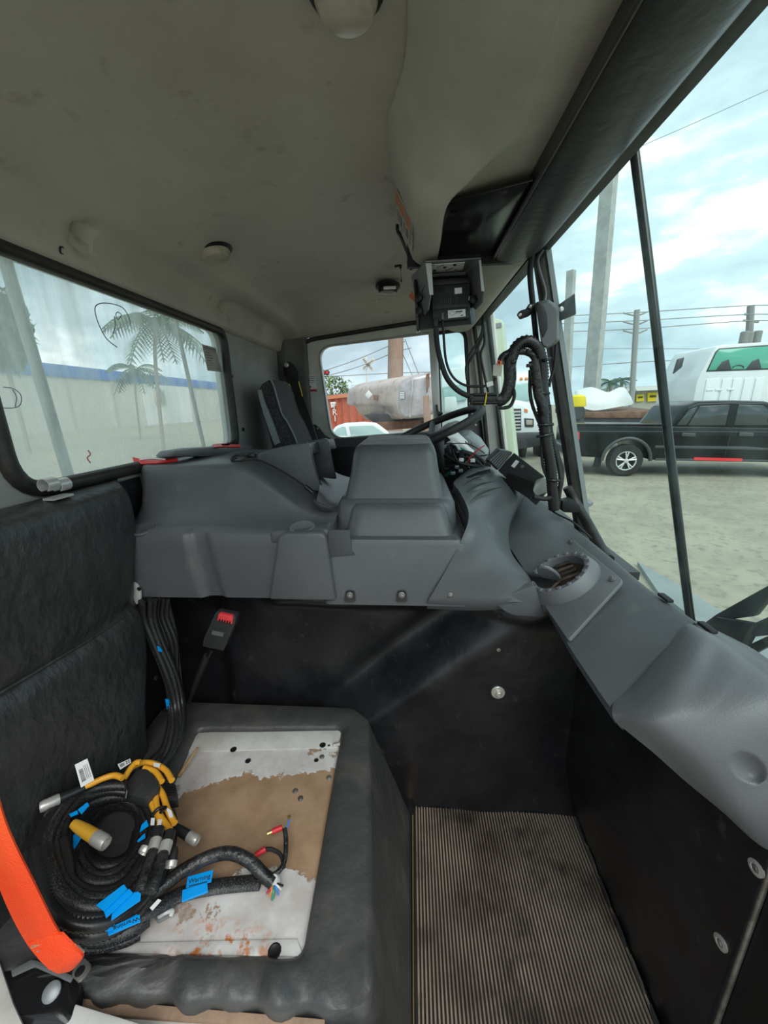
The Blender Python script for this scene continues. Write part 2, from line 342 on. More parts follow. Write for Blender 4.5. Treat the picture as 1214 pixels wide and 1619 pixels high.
S(tag(prism('window_3', [D(690, 522, 2.166), D(742, 515, 2.166), D(750, 670, 2.166), D(696, 688, 2.166)], (0, .004, 0), 'vent_glass'), 'green tinted vent window at the front of the driver door', 'window'))
# labels on the door frame
dl = tag(prism('door_label', [D(486, 593, 2.148), D(498, 593, 2.148), D(501, 616, 2.148), D(488, 616, 2.148)], (0, -.001, 0), 'white_label'), 'white warning label with red strip on the driver door frame', 'label')
prism('red_strip', [D(487, 615.5, 2.1468), D(500.5, 615.5, 2.1468), D(501, 619, 2.1468), D(487.5, 619, 2.1468)], (0, -.001, 0), 'red_ink', dl)
for i in range(4): prism('printed_line', [D(487.5, 595+i*3, 2.1468), D(497.5, 595+i*3, 2.1468), D(497.5, 595.8+i*3, 2.1468), D(487.5, 595.8+i*3, 2.1468)], (0, -.0004, 0), 'ink_grey', dl)
lathe('printed_dot', [(.005, 0), (.005, .0005)], D(490.5, 611.5, 2.1468), (0, -1, 0), 'ink', dl, 10)
# -------- driver side A pillar
ap = prism('pillar', [P(738, 470, Y=2.10), P(777, 470, Y=2.06), P(806, 760, Y=2.06), P(772, 760, Y=2.10)], (.02, .06, 0), 'door_white', None, .006)
ap.name = 'trim_1'; S(tag(ap, 'white painted pillar between driver door and windshield', 'pillar'))
tube('pillar_gasket', [P(768, 470, Y=2.05), P(778, 560, Y=2.05), P(789, 660, Y=2.05), P(800, 760, Y=2.05)], .012, 'gasket', ap)
tube('pillar_gasket', [P(746, 495, Y=2.09), P(757, 570, Y=2.09), P(766, 660, Y=2.09), P(774, 745, Y=2.09)], .010, 'gasket', ap)
# -------- windshield
def ws(y, z, o=0): return V((.495+(.80-z)*.2537+o, y, z))
gl = [ws(.08, .64), ws(1.135, .64), ws(1.135, 1.475), ws(.08, 1.475)]
S(tag(prism('window_4', gl, (.005, 0, .001), 'ws_glass'), 'dusty passenger side windshield pane', 'window'))
S(tag(prism('window_5', [ws(1.165, .70), ws(2.10, .70), ws(2.10, 1.475), ws(1.165, 1.475)], (.005, 0, .001), 'ws_driver'), 'driver side windshield pane behind the wiring harness', 'window'))
dv = S(tag(prism('trim_2', [ws(1.132, .72, -.014), ws(1.168, .72, -.014), ws(1.168, 1.48, -.014), ws(1.132, 1.48, -.014)], (.034, 0, .008), 'gasket', None, .005), 'black centre post between the two windshield panes', 'post'))
prism('post_strip', [ws(1.126, .74, .01), ws(1.131, .74, .01), ws(1.131, 1.47, .01), ws(1.126, 1.47, .01)], (.012, 0, .003), 'grey_trim', dv)
lg = S(tag(tube('trim_3', [P(897, 770, Y=1.13), P(910, 795, Y=1.12), P(930, 830, Y=1.05), P(950, 868, Y=.95), P(962, 885, Y=.90)], .014, 'gasket'), 'black rubber seal along the lower corner of the windshield', 'seal'))
S(tag(bb('trim_4', .312, .345, .05, 2.2, 1.466, 1.50, 'gasket'), 'black windshield header seal under the roof', 'seal'))
S(tag(bb('wall_front', .535, .57, .05, 2.25, -.4, .655, 'white_paint'), 'front body panel of the cab below the windshield', 'wall'))
S(tag(bb('roof', -.80, .42, .02, 2.26, 1.60, 1.63, 'white_paint'), 'cab roof skin above the headliner', 'roof'))
# ledge under the windshield behind the dashboard
S(tag(prism('trim_5', [(.40, .86, .715), (.53, .86, .715), (.53, 2.1, .745), (.40, 2.1, .745)], (0, 0, -.02), 'plastic_dark'), 'dark ledge at the foot of the windshield', 'ledge'))
# -------- ceiling headliner
prof = [(-.715, 1.372), (-.680, 1.382), (-.668, 1.41), (-.660, 1.44), (-.640, 1.464), (-.607, 1.474), (-.578, 1.486), (-.548, 1.512), (-.49, 1.533), (-.38, 1.547), (-.2, 1.556), (.02, 1.562), (.36, 1.56)]
rows = []
for y, k in [(.06+.1*i, 0) for i in range(17)]+[(1.76, .02), (1.86, .07), (1.94, .15), (2.0, .27), (2.05, .45), (2.09, .68), (2.12, .86), (2.14, 1)]:
    rows.append([V((px, y, pz+(min(pz, 1.434+(px+.61)*.116)-pz)*k)) for px, pz in prof])
def cdef(p):
    # moulded pockets along the rear cove
    for (cz, cy) in ((1.436, .855), (1.436, 1.455), (1.436, 1.80)):
        d = math.hypot((p.y-cy)/.022, (p.z-cz)/.034)
        if d < 1 and p.x < -.6: p = p+V((-.03, 0, .012))*min(1, 1.8*(1-d*d))
    return p
ce = S(tag(patch('ceiling', rows, (0, 0, .025), 'headliner', None, 5, cdef), 'stained grey moulded headliner', 'ceiling'))
lathe('fixing_hole', [(.007, 0), (.007, .003), (.004, .001)], P(96, 395, X=-.672), (1, .4, -.3), 'black', ce, 12)
lathe('fixing_hole', [(.012, 0), (.012, .006), (.005, .002)], P(561, 498, Y=2.07), (0, -1, -.6), 'black', ce, 12)
S(tag(prism('trim_6', [(-.62, 2.15, 1.45), (.40, 2.15, 1.565), (.40, 2.15, 1.60), (-.72, 2.15, 1.60), (-.72, 2.15, 1.40)], (0, .05, 0), 'door_white'), 'roof header above the driver door', 'header'))
# dome lights
def dome(px, py, z, r, n, label):
    o = P(px, py, Z=z); t = thing('dome_light', label, 'ceiling light', o, 'round ceiling lights'); n = V(n)
    lathe('bezel', [(r*1.18, -.004), (r*1.2, .006), (r*1.08, .010), (r*1.0, .010)], o, n, 'black', t, 32)
    lathe('lens', [(r*.99, .004), (r*1.0, .014), (r*.93, .020), (r*.9, .020), (r*.84, .026), (r*.4, .030), (.001, .031)], o, n, 'lens', t, 32)
    return t
dome(546, -26, 1.556, .0365, (0, 0, -1), 'large round frosted dome light at the top edge above the passenger')
dome(337, 394, 1.523, .042, (.25, 0, -1), 'round frosted dome light in the middle of the headliner near the rear window')
d3 = dome(613, 452, 1.545, .040, (0, -.05, -1), 'small round dome light above the driver, left of the hanging monitor')
d3.children[1].data.materials[0] = MATS['black_gloss']
box('lamp_plate', P(616, 455, Z=1.515), (.045, .02, .006), 'white_label', d3, .002)
# -------- overhead front console
oc = thing('overhead_console', 'grey moulded overhead console above the windshield', 'console', (.1, .8, 1.45))
base = [(-.004, 1.557), (.010, 1.545), (.035, 1.512), (.07, 1.482), (.11, 1.464), (.137, 1.457), (.143, 1.457), (.175, 1.462), (.22, 1.468)]
hump = [(-.040, 1.557), (-.032, 1.535), (-.014, 1.485), (.002, 1.444), (.022, 1.428), (.045, 1.425), (.062, 1.432), (.075, 1.46), (.22, 1.47)]
rows = []
for y, k in ((.06, 0), (.35, 0), (.58, 0), (.68, .15), (.74, .6), (.80, 1), (.95, 1), (1.05, 1), (1.075, .98)):
    rows.append([V((b0+(h0-b0)*k, y, b1+(h1-b1)*k)) for (b0, b1), (h0, h1) in zip(base, hump)])
patch('shell', rows, (.004, 0, .03), 'headliner_clean', oc, 8)
prism('shell_end', [(-.036, 1.075, 1.556), (-.012, 1.075, 1.485), (.004, 1.075, 1.444), (.03, 1.075, 1.427), (.06, 1.075, 1.432), (.075, 1.075, 1.47), (.075, 1.075, 1.556)], (0, .012, 0), 'headliner_clean', oc, .003)
bpn = prism('black_plate', [P(708, 321, Z=1.447), P(843, 286, Z=1.447), P(845, 300, Z=1.447), P(790, 412, Z=1.447), P(690, 408, Z=1.447)], (0, 0, .006), 'black_gloss', oc, .001)
lathe('screw', [(.006, 0), (.006, .003), (.003, .004)], P(716, 337, Z=1.446), (0, 0, -1), 'black', bpn, 10)
lathe('screw', [(.006, 0), (.006, .003), (.003, .004)], P(797, 300, Z=1.446), (0, 0, -1), 'black', bpn, 10)
bb('recess_wall', -.01, .25, 1.09, 1.105, 1.43, 1.56, 'black', oc)
# driver side roof rail piece beside the monitor
dsr = [[V((.11, y, 1.50)), V((.15, y, 1.462)), V((.21, y, 1.435)), V((.275, y, 1.44)), V((.315, y, 1.475))] for y in (1.12, 1.4, 1.75, 2.05)]
patch('driver_rail', dsr, (0, 0, .03), 'headliner_clean', oc, 6)
# sun visor rail: long padded black board along the windshield top
rows = []
for y in (.06, .4, .75, 1.0, 1.10):
    k = 1 if y < 1.05 else .0
    rows.append([V((.200, y, 1.452)), V((.205, y, 1.437)), V((.225, y, 1.431)), V((.262, y-.012*(1-k), 1.430)), V((.295, y-.03*(1-k), 1.440)), V((.312, y-.045*(1-k), 1.452))])
vz = tag(patch('sun_visor_board', rows, (0, .0, .016), 'visor', None, 7), 'long black padded visor board along the top of the windshield', 'visor')
tube('piping', [V((.2005, y, 1.440)) for y in (.06, .5, 1.0, 1.098)], .004, 'visor', vz)
# warning sticker on the console side
cst = [PP(*q, (-.014, .9, 1.485), V((-.93, 0, -.366))) for q in ((627.5, 297), (654, 354), (652.5, 397), (628.5, 346))]
sk = tag(prism('caution_sticker', [p+V((-.0012, 0, -.0006)) for p in cst], (-.0008, 0, -.0004), 'paper'), 'orange and white caution sticker on the side of the overhead console', 'sticker')
q = [p+V((-.0024, 0, -.0012)) for p in cst]
for i, m in enumerate(('orange_ink', 'khaki_ink', 'orange_ink', 'khaki_ink', 'orange_ink', 'khaki_ink')):
    a0, a1 = i/6, (i+1)/6
    g = lambda s, t: q[0].lerp(q[1], s).lerp(q[3].lerp(q[2], s), t)
    prism('printed_band', [g(a0, .03), g(a1, .03), g(a1, .42), g(a0, .42)], (-.0004, 0, -.0002), m, sk)
for i in range(5): prism('printed_figure', [g(.08+i*.18, .52), g(.2+i*.18, .52), g(.2+i*.18, .85), g(.08+i*.18, .85)], (-.0004, 0, -.0002), 'ink_grey' if i % 2 else 'khaki_ink', sk)
# ================================================================== LARGE INTERIOR PIECES
# -------- ribbed floor mat
fm = thing('floor_mat', 'worn brown-black ribbed rubber floor mat in the footwell', 'floor mat', (.23, .5, 0))
bb('mat_base', .008, .452, .14, .83, .0, .005, 'mat_groove', fm)
sh = []
nr = 58
for i in range(nr):
    x0 = .012+i*(.438/nr); wv = .438/nr
    sh.append(g_prism([(x0, .145, .004), (x0+wv*.12, .145, .009), (x0+wv*.52, .145, .009), (x0+wv*.64, .145, .004)], (0, .680-.002*abs(math.sin(i*1.7)), 0)))
tag(mk('rib', *multi(sh), 'mat_rib', fm), 'worn raised ribs with pale tops', kind='stuff')
tag(bb('floor_edge_strip', .003, .0055, .14, .80, .0, .010, 'brass'), 'thin brass coloured edge strip between seat box and floor mat', 'trim strip')
# -------- black vinyl tunnel side
def tun(x, z):
    s = ((x+.13)*.29-(z-.33)*.35)/math.hypot(.29, .35)
    y = .905-.082*sstep(-.045, .05, s)
    y += .018*math.exp(-((s+.055)/.03)**2)*sstep(-.3, 0, x)
    y += .05*sstep(-.50, -.56, x)*sstep(.0, .5, z)
    y -= .045*sstep(.585, .615, z)*sstep(-.40, -.34, x)*(1-sstep(-.1, .15, s))
    y += .004*math.sin(x*23+z*9)*math.sin(z*17+1)
    y -= .03*sstep(.05, .0, z)*sstep(-.02, .05, x)*0
    return V((x, y, z))
nx, nz = 90, 60
vs = [tun(-.69+1.14*i/nx, .70*j/nz) for i in range(nx+1) for j in range(nz+1)]
fs = [(i*(nz+1)+j, (i+1)*(nz+1)+j, (i+1)*(nz+1)+j+1, i*(nz+1)+j+1) for i in range(nx) for j in range(nz)]
M_ = len(vs); vs += [v+V((0, .03, 0)) for v in vs]; fs += [tuple(M_+k for k in reversed(f)) for f in fs]
ed = [i*(nz+1) for i in range(nx+1)]
for i in range(nx):
    for j in (0, nz): a, b = i*(nz+1)+j, (i+1)*(nz+1)+j; fs.append((a, b, M_+b, M_+a))
for j in range(nz):
    for i in (0, nx): a, b = i*(nz+1)+j, i*(nz+1)+j+1; fs.append((a, b, M_+b, M_+a))
tp = tag(mk('tunnel_lining', vs, fs, 'vinyl', sharp=1.2), 'black vinyl lining on the side of the engine tunnel', 'lining')
def ontun(px, py):
    y = .85
    for _ in range(6):
        p = P(px, py, Y=y); y = tun(p.x, p.z).y
    return P(px, py, Y=y-.001)
wv_ = thing('washer_bolt', 'large bright washer with hex bolt on the black vinyl lining', 'bolt', ontun(787, 1094))
bolt('washer', ontun(787, 1094), (0, -1, .05), .0172, wv_, 'metal', .42)
s_ = ontun(788, 1027)
tag(lathe('screw_hole', [(.005, 0), (.005, .002), (.0025, .0022), (.002, .0005)], s_, (0, -1, 0), 'metal_dull', None, 12), 'small screw in the black vinyl lining above the large washer bolt', 'screw')
tag(bb('rear_dark_sheet', -.699, -.694, .30, .93, 0, .935, 'vinyl'), 'black sheet added on the rear wall to darken the recess behind the seat and cables', 'lining')  # added sheet, its black stands in for the dark recess
# -------- kick panel
rows = []
for y, f in ((.86, 1), (.62, .6), (.39, 0)):
    g = lambda a, b: b+(a-b)*f
    rows.append([V((.456, y, .004)), V((g(.438, .452), y, .035)), V((g(.404, .452), y, .18)), V((g(.398, .456), y, .40)), V((g(.39, .46), y, .64))])
kp = tag(patch('kick_panel', rows, (.02, 0, 0), 'vinyl', None, 8), 'scuffed black vinyl kick panel at the front of the footwell', 'kick panel')
for i in range(10):
    y0 = .80-.066*i; prism('edge_tab', [(.447, y0, .006), (.440, y0, .030), (.440, y0-.040, .030), (.447, y0-.046, .006)], (-.003, 0, -.001), 'metal_dull' if i % 3 == 1 else 'plastic_dark', kp)
for k, q in enumerate(((1196, 1372), (1140, 1490), (903, 1085))):
    r = (.0105, .0105, .006)[k]; o = P(*q, X=(.4575, .4525, .397)[k])
    bt = thing('panel_bolt', ('bright washer bolt near the upper corner of the kick panel edge', 'bright washer bolt low on the near edge of the kick panel', 'tiny screw at the far corner of the kick panel')[k], 'bolt', o)
    lathe('washer', [(r, -.001), (r, .002), (r*.55, .003), (r*.45, .0015)], o, (-1, -.1, 0), 'metal', bt, 20)
    lathe('bolt_head', [(r*.42, 0), (r*.42, .003), (r*.3, .004)], o, (-1, -.1, 0), 'metal_dull', bt, 6)
jm = tag(bb('door_jamb_panel', .468, .53, .12, .388, -.02, .57, 'black', None, .004), 'dark jamb panel at the edge of the passenger doorway', 'panel')
tube('bead', [V((.466, .390, z)) for z in (0, .2, .4, .56)], .004, 'metal_dull', jm)
# -------- rear engine cover
ec = thing('engine_cover', 'grey plastic engine cover with cup bins beside the rear window', 'engine cover', (-.45, 1.0, .66))
pr = [(.86, .64), (.803, .662), (.797, .70), (.796, .745), (.797, .795), (.799, .818), (.806, .828), (.835, .834), (.862, .845), (.884, .868), (.897, .900), (.904, .93), (.907, .952), (.912, .962), (.925, .967), (1.05, .967), (1.2, .964), (1.34, .96), (1.375, .945), (1.385, .88), (1.385, .62)]
xs = [-.69+.51*i/68 for i in range(69)]
ringsv, fs = [], []
g0 = P(303, 850, Y=.8).x; g1 = P(328, 850, Y=.8).x
def crest(x): return 1-sstep(-.45, -.20, x)*.92
for x in xs:
    k = crest(x)
    for (y, z) in pr:
        z2 = z
        if z > .83: z2 = .833+(z-.833)*k if y < .95 else .833+(z-.833)*(k*.93+.04)
        if y > .83 and y < 1: y2 = y-.03*sstep(-.42, -.2, x)
        else: y2 = y
        if .66 < z < .83 and y < .83:
            sh_ = (z-.75)*-.12
            c0, c1 = g0-.002+sh_, g1+sh_
            y2 += .013*(sstep(c0-.006, c0+.004, x)-sstep(c1-.004, c1+.008, x))
            if x > c1: y2 += .004
        # left end rounding
        if x < -.66: y2 += (.03*((-.66-x)/.03)**2 if y < .95 else 0)
        ringsv.append(V((x, y2, z2)))
n = len(pr)
for i in range(len(xs)-1):
    for j in range(n-1): fs.append((i*n+j, (i+1)*n+j, (i+1)*n+j+1, i*n+j+1))
    fs.append((i*n+n-1, (i+1)*n+n-1, (i+1)*n, i*n))
fs += [tuple(range(n)), tuple(range((len(xs)-1)*n, len(xs)*n))]
ebody = mk('shell', ringsv, fs, 'plastic', ec, sharp=.9)
cb = [P(*q, Y=.782) for q in ((438, 852), (448, 843), (508, 842), (515, 850), (531, 951), (424, 949))]
prism('corner_block', cb, (0, .06, .0), 'plastic', ec, .008, seg=3)
prism('corner_block', [P(*q, Y=.80) for q in ((425, 840), (520, 836), (527, 862), (425, 862))], (0, .06, 0), 'plastic', ec, .01, seg=3)
# oval pad on the ledge
o = P(475, 844, Y=.80)
mk('oval_recess', *g_lathe([(.001, .002), (.020, .002), (.026, .005), (.029, .004), (.030, -.002)], o+V((0, .018, .008)), (0, -.2, 1), 24), 'plastic_light', ec)
mk('oval_recess', *g_lathe([(.001, .001), (.018, .001), (.023, .003), (.026, .003), (.027, -.002)], P(225, 836, Y=.818), (0, -.3, 1), 24), 'plastic', ec)
b1 = [P(*q, Y=1.02) for q in ((402, 748), (408, 718), (425, 711), (455, 704), (484, 700), (490, 706), (494, 728), (499, 748), (511, 779), (480, 772), (440, 757))]
prism('cup_bin', b1, (0, .02, 0), 'plastic', ec, .004, seg=2)
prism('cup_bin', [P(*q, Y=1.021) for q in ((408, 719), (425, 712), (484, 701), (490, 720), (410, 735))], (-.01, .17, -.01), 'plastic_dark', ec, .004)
b2 = [P(*q, Y=1.19) for q in ((440, 712), (470, 701), (514, 693), (519, 697), (522, 718), (526, 738), (531, 758), (505, 755), (470, 745))]
prism('cup_bin', b2, (0, .02, 0), 'plastic', ec, .004, seg=2)
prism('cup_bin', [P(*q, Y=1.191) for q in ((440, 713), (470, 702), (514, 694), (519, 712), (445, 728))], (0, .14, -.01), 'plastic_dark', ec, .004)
# sloping saddle between the bins and the tower
rows = [[P(505, 770, Y=.99), P(522, 790, Y=.97), P(545, 800, Y=.96)], [P(500, 800, Y=.93), P(515, 815, Y=.92), P(540, 825, Y=.91)], [P(512, 822, Y=.90), P(522, 832, Y=.89), P(532, 850, Y=.87)]]
patch('saddle', [[P(508, 750, Y=1.25), P(530, 765, Y=1.22), P(548, 770, Y=1.2)]]+rows, (0, .01, -.03), 'plastic', ec, 6)
prism('finger_slot', [P(*q, Y=.895) for q in ((494, 790), (500, 802), (512, 809), (522, 808), (526, 803), (510, 798))], (0, .012, .0), 'plastic_dark', ec, .002)
prism('rear_tray', [P(*q, X=-.60) for q in ((272, 722), (280, 713), (310, 708), (345, 706), (400, 704), (400, 716), (330, 722))], (-.05, 0, 0), 'plastic', ec, .006)
# worn bolt brackets under the cover
# -------- tower
tw = thing('console_tower', 'stepped grey plastic tower cover in the middle of the engine tunnel', 'engine cover', (-.03, 1.05, .66))
R4 = lambda x0, x1, y0, y1, z, r: rrect(x0, x1, y0, y1, z, r, 6)
up = [R4(-.150, .068, .916, 1.25, .94, .030), R4(-.143, .061, .926, 1.25, .985, .032), R4(-.138, .056, .934, 1.25, 1.000, .034), R4(-.130, .048, .946, 1.24, 1.0065, .034)]
lowr = [R4(-.205, .135, .795, 1.3, .655, .02), R4(-.200, .130, .797, 1.3, .80, .03), R4(-.195, .126, .801, 1.3, .812, .034), R4(-.150, .098, .828, 1.3, .819, .034), R4(-.146, .094, .833, 1.3, .826, .036), R4(-.137, .078, .848, 1.29, .872, .036), R4(-.134, .074, .854, 1.285, .880, .036),
        R4(-.160, .082, .888, 1.28, .884, .03), R4(-.158, .078, .896, 1.27, .890, .03)]
# mid skirt wraps the sides further out
loft('base', [R4(-.205, .135, .795, 1.3, .655, .02), R4(-.200, .130, .797, 1.3, .800, .03), R4(-.192, .124, .803, 1.3, .812, .034), R4(-.16, .10, .85, 1.28, .813, .034)], 'plastic', tw, sharp=.9)
loft('step', [R4(-.160, .105, .822, 1.3, .80, .03), R4(-.152, .098, .830, 1.3, .818, .034), R4(-.140, .082, .846, 1.29, .866, .038), R4(-.132, .074, .856, 1.285, .876, .036), R4(-.12, .06, .88, 1.27, .877, .036)], 'plastic', tw, sharp=.9)
loft('skirt', [R4(-.186, .112, .868, 1.3, .80, .04), R4(-.180, .106, .875, 1.3, .868, .045), R4(-.172, .096, .885, 1.29, .882, .045), R4(-.15, .07, .90, 1.27, .884, .04)], 'plastic', tw, sharp=.9)
loft('top_box', [R4(-.166, .084, .893, 1.27, .87, .03)]+up, ['plastic'], tw, sharp=.9)
loft('worn_top', [R4(-.128, .046, .948, 1.235, 1.0062, .03), R4(-.128, .046, .948, 1.235, 1.0075, .03)], 'tower_top', tw)
for q in ((553, 941), (635, 941)):
    o = P(*q, Y=.786)
    br = thing('cover_bolt', 'hex bolt in a black notch at the lower edge of the tower cover, ' + ('left one' if q[0] < 600 else 'right one'), 'bolt', o, 'tower cover bolts')
    prism('notch', roundpoly([P(q[0]-9, 952, Y=.79), P(q[0]+9, 952, Y=.79), P(q[0]+7, 935, Y=.79), P(q[0]-7, 935, Y=.79)], .006, 3), (0, .008, 0), 'plastic_dark', br)
    bolt('washer', o, (0, -1, .1), .0075, br, 'metal_dull', .6)
# pocket left of tower foot: flat plate with recess shade in its colour
prism('pocket_shade', [P(*q, Y=.793) for q in ((519, 838), (553, 838), (556, 872), (562, 878), (516, 882))], (0, .004, 0), 'plastic_recess_shade', tw, .003)
# -------- dash side panel and hump
dp = thing('dash_side_panel', 'curved grey dash panel sweeping from the tunnel up to the ribbed dash hump', 'dash panel', (.15, .9, .66))
G = [[(676, 951, .785), (712, 953, .785), (765, 954, .79), (846, 950, .81)],
     [(703, 905, .79), (740, 895, .795), (785, 890, .81), (838, 915, .85)],
     [(731, 850, .805), (758, 842, .825), (783, 845, .87), (808, 872, .95)],
     [(741, 812, .86), (764, 802, .92), (788, 805, 1.0), (806, 830, 1.06)],
     [(728, 780, 1.0), (752, 770, 1.05), (790, 766, 1.12), (824, 785, 1.18)],
     [(717, 764, 1.15), (742, 748, 1.2), (776, 742, 1.26), (815, 762, 1.3)],
     [(722, 757, 1.3), (745, 741, 1.35), (774, 738, 1.4), (800, 750, 1.44)]]
patch('panel', [[P(a, b, Y=c) for a, b, c in r] for r in G], (.0, .03, -.035), 'plastic', dp, 7)
for A in (((732, 768, 1.05), (748, 757, 1.09), (772, 752, 1.13)), ((738, 780, .99), (756, 767, 1.04), (785, 761, 1.1)), ((745, 792, .93), (765, 778, 1.0), (796, 770, 1.08))):
    tube('louver_rib', [P(a, b-1, Y=c) for a, b, c in A], lambda t, i: .004*math.sin(math.pi*max(.05, min(.95, t))), 'plastic_dark', dp, n=6)
prism('louver_slot', [P(*q, Y=1.14) for q in ((737, 757), (755, 749), (775, 744), (776, 747), (757, 753), (740, 761))], (0, .005, .004), 'black', dp)
o = P(712, 941, Y=.785); bolt('panel_screw', o, (0, -1, .1), .006, dp, 'metal_dull', .6)
prism('foot_flap', roundpoly([P(*q, Y=.805) for q in ((778, 950), (846, 925), (862, 976), (812, 973), (797, 966))], .008, 3), (0, .02, 0), 'plastic', dp, .003)
# -------- passenger dashboard
da = thing('dashboard', 'long grey passenger dashboard running below the windshield', 'dashboard', (.38, .8, .65))
lowp = [P(966, 1116, X=.302), P(933, 1068, X=.300), P(895, 1010, X=.300), P(850, 932, X=.297), P(804, 860, X=.278), P(797, 848, X=.275)]
uppp = [P(1095, 985, X=.455), P(1020, 932, X=.455), P(960, 882, X=.455), P(900, 832, X=.440), P(838, 782, X=.390), P(829, 774, X=.385)]
rows = []
for a, b in zip(lowp, uppp):
    kw = .25 if a is lowp[0] else 1
    rows.append([a+V((.05, 0, -.06))*kw, a+V((.012, 0, -.022))*kw, a, a.lerp(b, .33)+V((-.002, 0, .003)), a.lerp(b, .66)+V((-.002, 0, .003)), b, b+V((.012, 0, -.004)), b+V((.03, 0, -.04))])
rr = []
for r in rows:  # duplicate edge columns so the edges stay crisp
    rr.append([r[0], r[1], r[2]+(r[1]-r[2])*.12, r[2]+(r[3]-r[2])*.04, r[3], r[4], r[5]+(r[4]-r[5])*.03, r[5]+(r[6]-r[5])*.3, r[6], r[7]])
patch('top_panel', rr, (.012, 0, -.03), 'plastic', da, 6)
# far wedge end of the panel
prism('end_wedge', [P(829, 774, X=.375), P(797, 848, X=.272), P(805, 850, X=.30), P(838, 790, X=.40)], (0.01, .03, -.02), 'plastic', da, .003)
pn = V((-.55, 0, .835)).normalized()
hole = P(1183, 1214, X=.415)
def ddef(p):
    d = EYE-hole; d.normalize(); w_ = p-hole; rad = (w_-d*w_.dot(d)).length
    if rad < .0159: p = p-d*(.020*(1-(rad/.0160)**2)**.85)
    return p
pO, pN = V((.30, .5, .655)), V((-.100, 0, .155)).normalized()
def onp(px, py, lift=0.0): p = PP(px, py, pO, pN); return p+(EYE-p)*lift
NB = [[onp(972, 1104, -.01), onp(1000, 1082, -.01), onp(1042, 1030, -.01), onp(1078, 988, -.01), P(1090, 984, X=.462)],
      [onp(968, 1118, .01), onp(1004, 1102, .02), onp(1058, 1045, .03), onp(1094, 996, .02), P(1108, 992, X=.462)],
      [onp(968, 1130, .02), onp(1020, 1118, .05), onp(1080, 1060, .055), onp(1116, 1008, .035), P(1136, 1006, X=.465)],
      [P(974, 1142, X=.298), onp(1040, 1136, .055), onp(1105, 1080, .055), onp(1140, 1024, .03), P(1165, 1022, X=.468)]]
NB += [[P(a, b, X=c) for a, b, c in r] for r in (
      [(992, 1157, .310), (1066, 1160, .334), (1135, 1108, .380), (1182, 1056, .432), (1212, 1056, .472)],
      [(1035, 1192, .342), (1112, 1200, .362), (1190, 1150, .402), (1250, 1100, .445), (1280, 1105, .485)],
      [(1082, 1234, .383), (1160, 1265, .405), (1240, 1235, .44), (1320, 1170, .47), (1360, 1180, .50)],
      [(1140, 1282, .42), (1214, 1344, .445), (1300, 1350, .46), (1400, 1280, .48), (1450, 1280, .51)])]
patch('end_bolster', NB, (.035, .01, -.012), 'plastic_light', da, 26, ddef)
# vent plate and ring
vo_, vn = V((.372, .80, .708)), V((-.56, 0, .83)).normalized()
vp = roundpoly([PP(*q, vo_+vn*.006, vn) for q in ((898, 1012), (985, 917), (905, 852), (862, 880), (838, 925))], [.006, .012, .01, .03, .03], 4)
prism('vent_plate', vp, -vn*.008, 'plastic_light', da, .002)
vc = PP(884, 906, vo_+vn*.028, vn)-vn*.022
us = vn.cross(V((0, 1, 0)))
def oval(r, h): return [vc+vn*h+V((0, 1, 0))*(r*math.cos(a))+us*(r*math.sin(a)) for a in [2*math.pi*i/44 for i in range(44)]]
vr = mk('vent_ring', *g_loft([oval(.082, -.004), oval(.081, .002), oval(.078, .012), oval(.074, .020), oval(.0715, .0265), oval(.070, .028), oval(.060, .028), oval(.0575, .026), oval(.0565, .003)], caps=False), 'plastic_light', da, sharp=.7)
for i in range(18):
    a = 2*math.pi*i/18; p = vc+vn*.0275+V((0, 1, 0))*(.065*math.cos(a))+us*(.065*math.sin(a))
    mk('ring_lug', *g_lathe([(.0055, 0), (.0055, .0015), (.004, .003), (.001, .003)], p, vn, 10), 'plastic_light', vr)
mk('duct_shade_disc', *g_loft([oval(.058, .002), oval(.058, .0045)]), 'duct_shade_brown', vr)  # shallow disc, coloured dark to give the shade of a deep duct
for i in range(5):
    a = vc+vn*(.008+.001*i)+V((0, 1, 0))*(-.040+.019*i)+us*(-.036)
    tube('duct_cable', [a, a+us*.03+vn*.006, a+us*.052+V((0, .008, 0))+vn*.001, a+us*.072], .0035, 'duct_shade_brown' if i % 2 else 'chassis_brown', vr, n=5)
fo = PP(868, 908, vo_+vn*.034, vn)
n2 = (V((0, 1, 0))*.70+us*-.62+vn*.25).normalized(); _, s2, t2 = axes(n2, vn)
mk('vent_flap', *g_loft([[fo+n2*h+s2*(.022*k*math.cos(a))+t2*(.034*k*math.sin(a)) for a in [2*math.pi*i/28 for i in range(28)]] for h, k in ((-.004, .92), (-.002, 1), (.002, 1), (.004, .92))]), 'plastic_light', vr, sharp=.5)
for q in ((902, 857), (968, 915)):
    bolt('panel_screw', PP(*q, vo_+vn*.0075, vn), vn, .0075, da, 'metal_dull', .6)
prism('clip_mark', [PP(*q, vo_+vn*.002, vn) for q in ((800, 858), (808, 846), (811, 862), (806, 872))], vn*.002, 'plastic_dark', da)
for q in ((1052, 945), (1118, 992)): box('glass_clip', P(*q, X=.462), (.012, .03, .006), 'rubber', da, .002)
# ================================================================== SEAT BOX
sb = thing('seat_box', 'passenger seat box with torn black vinyl rim around a bare painted plate', 'seat box', (-.38, .58, 0))
Z0 = .30
def loop(pts, r): return roundpoly(pts, r, 10)
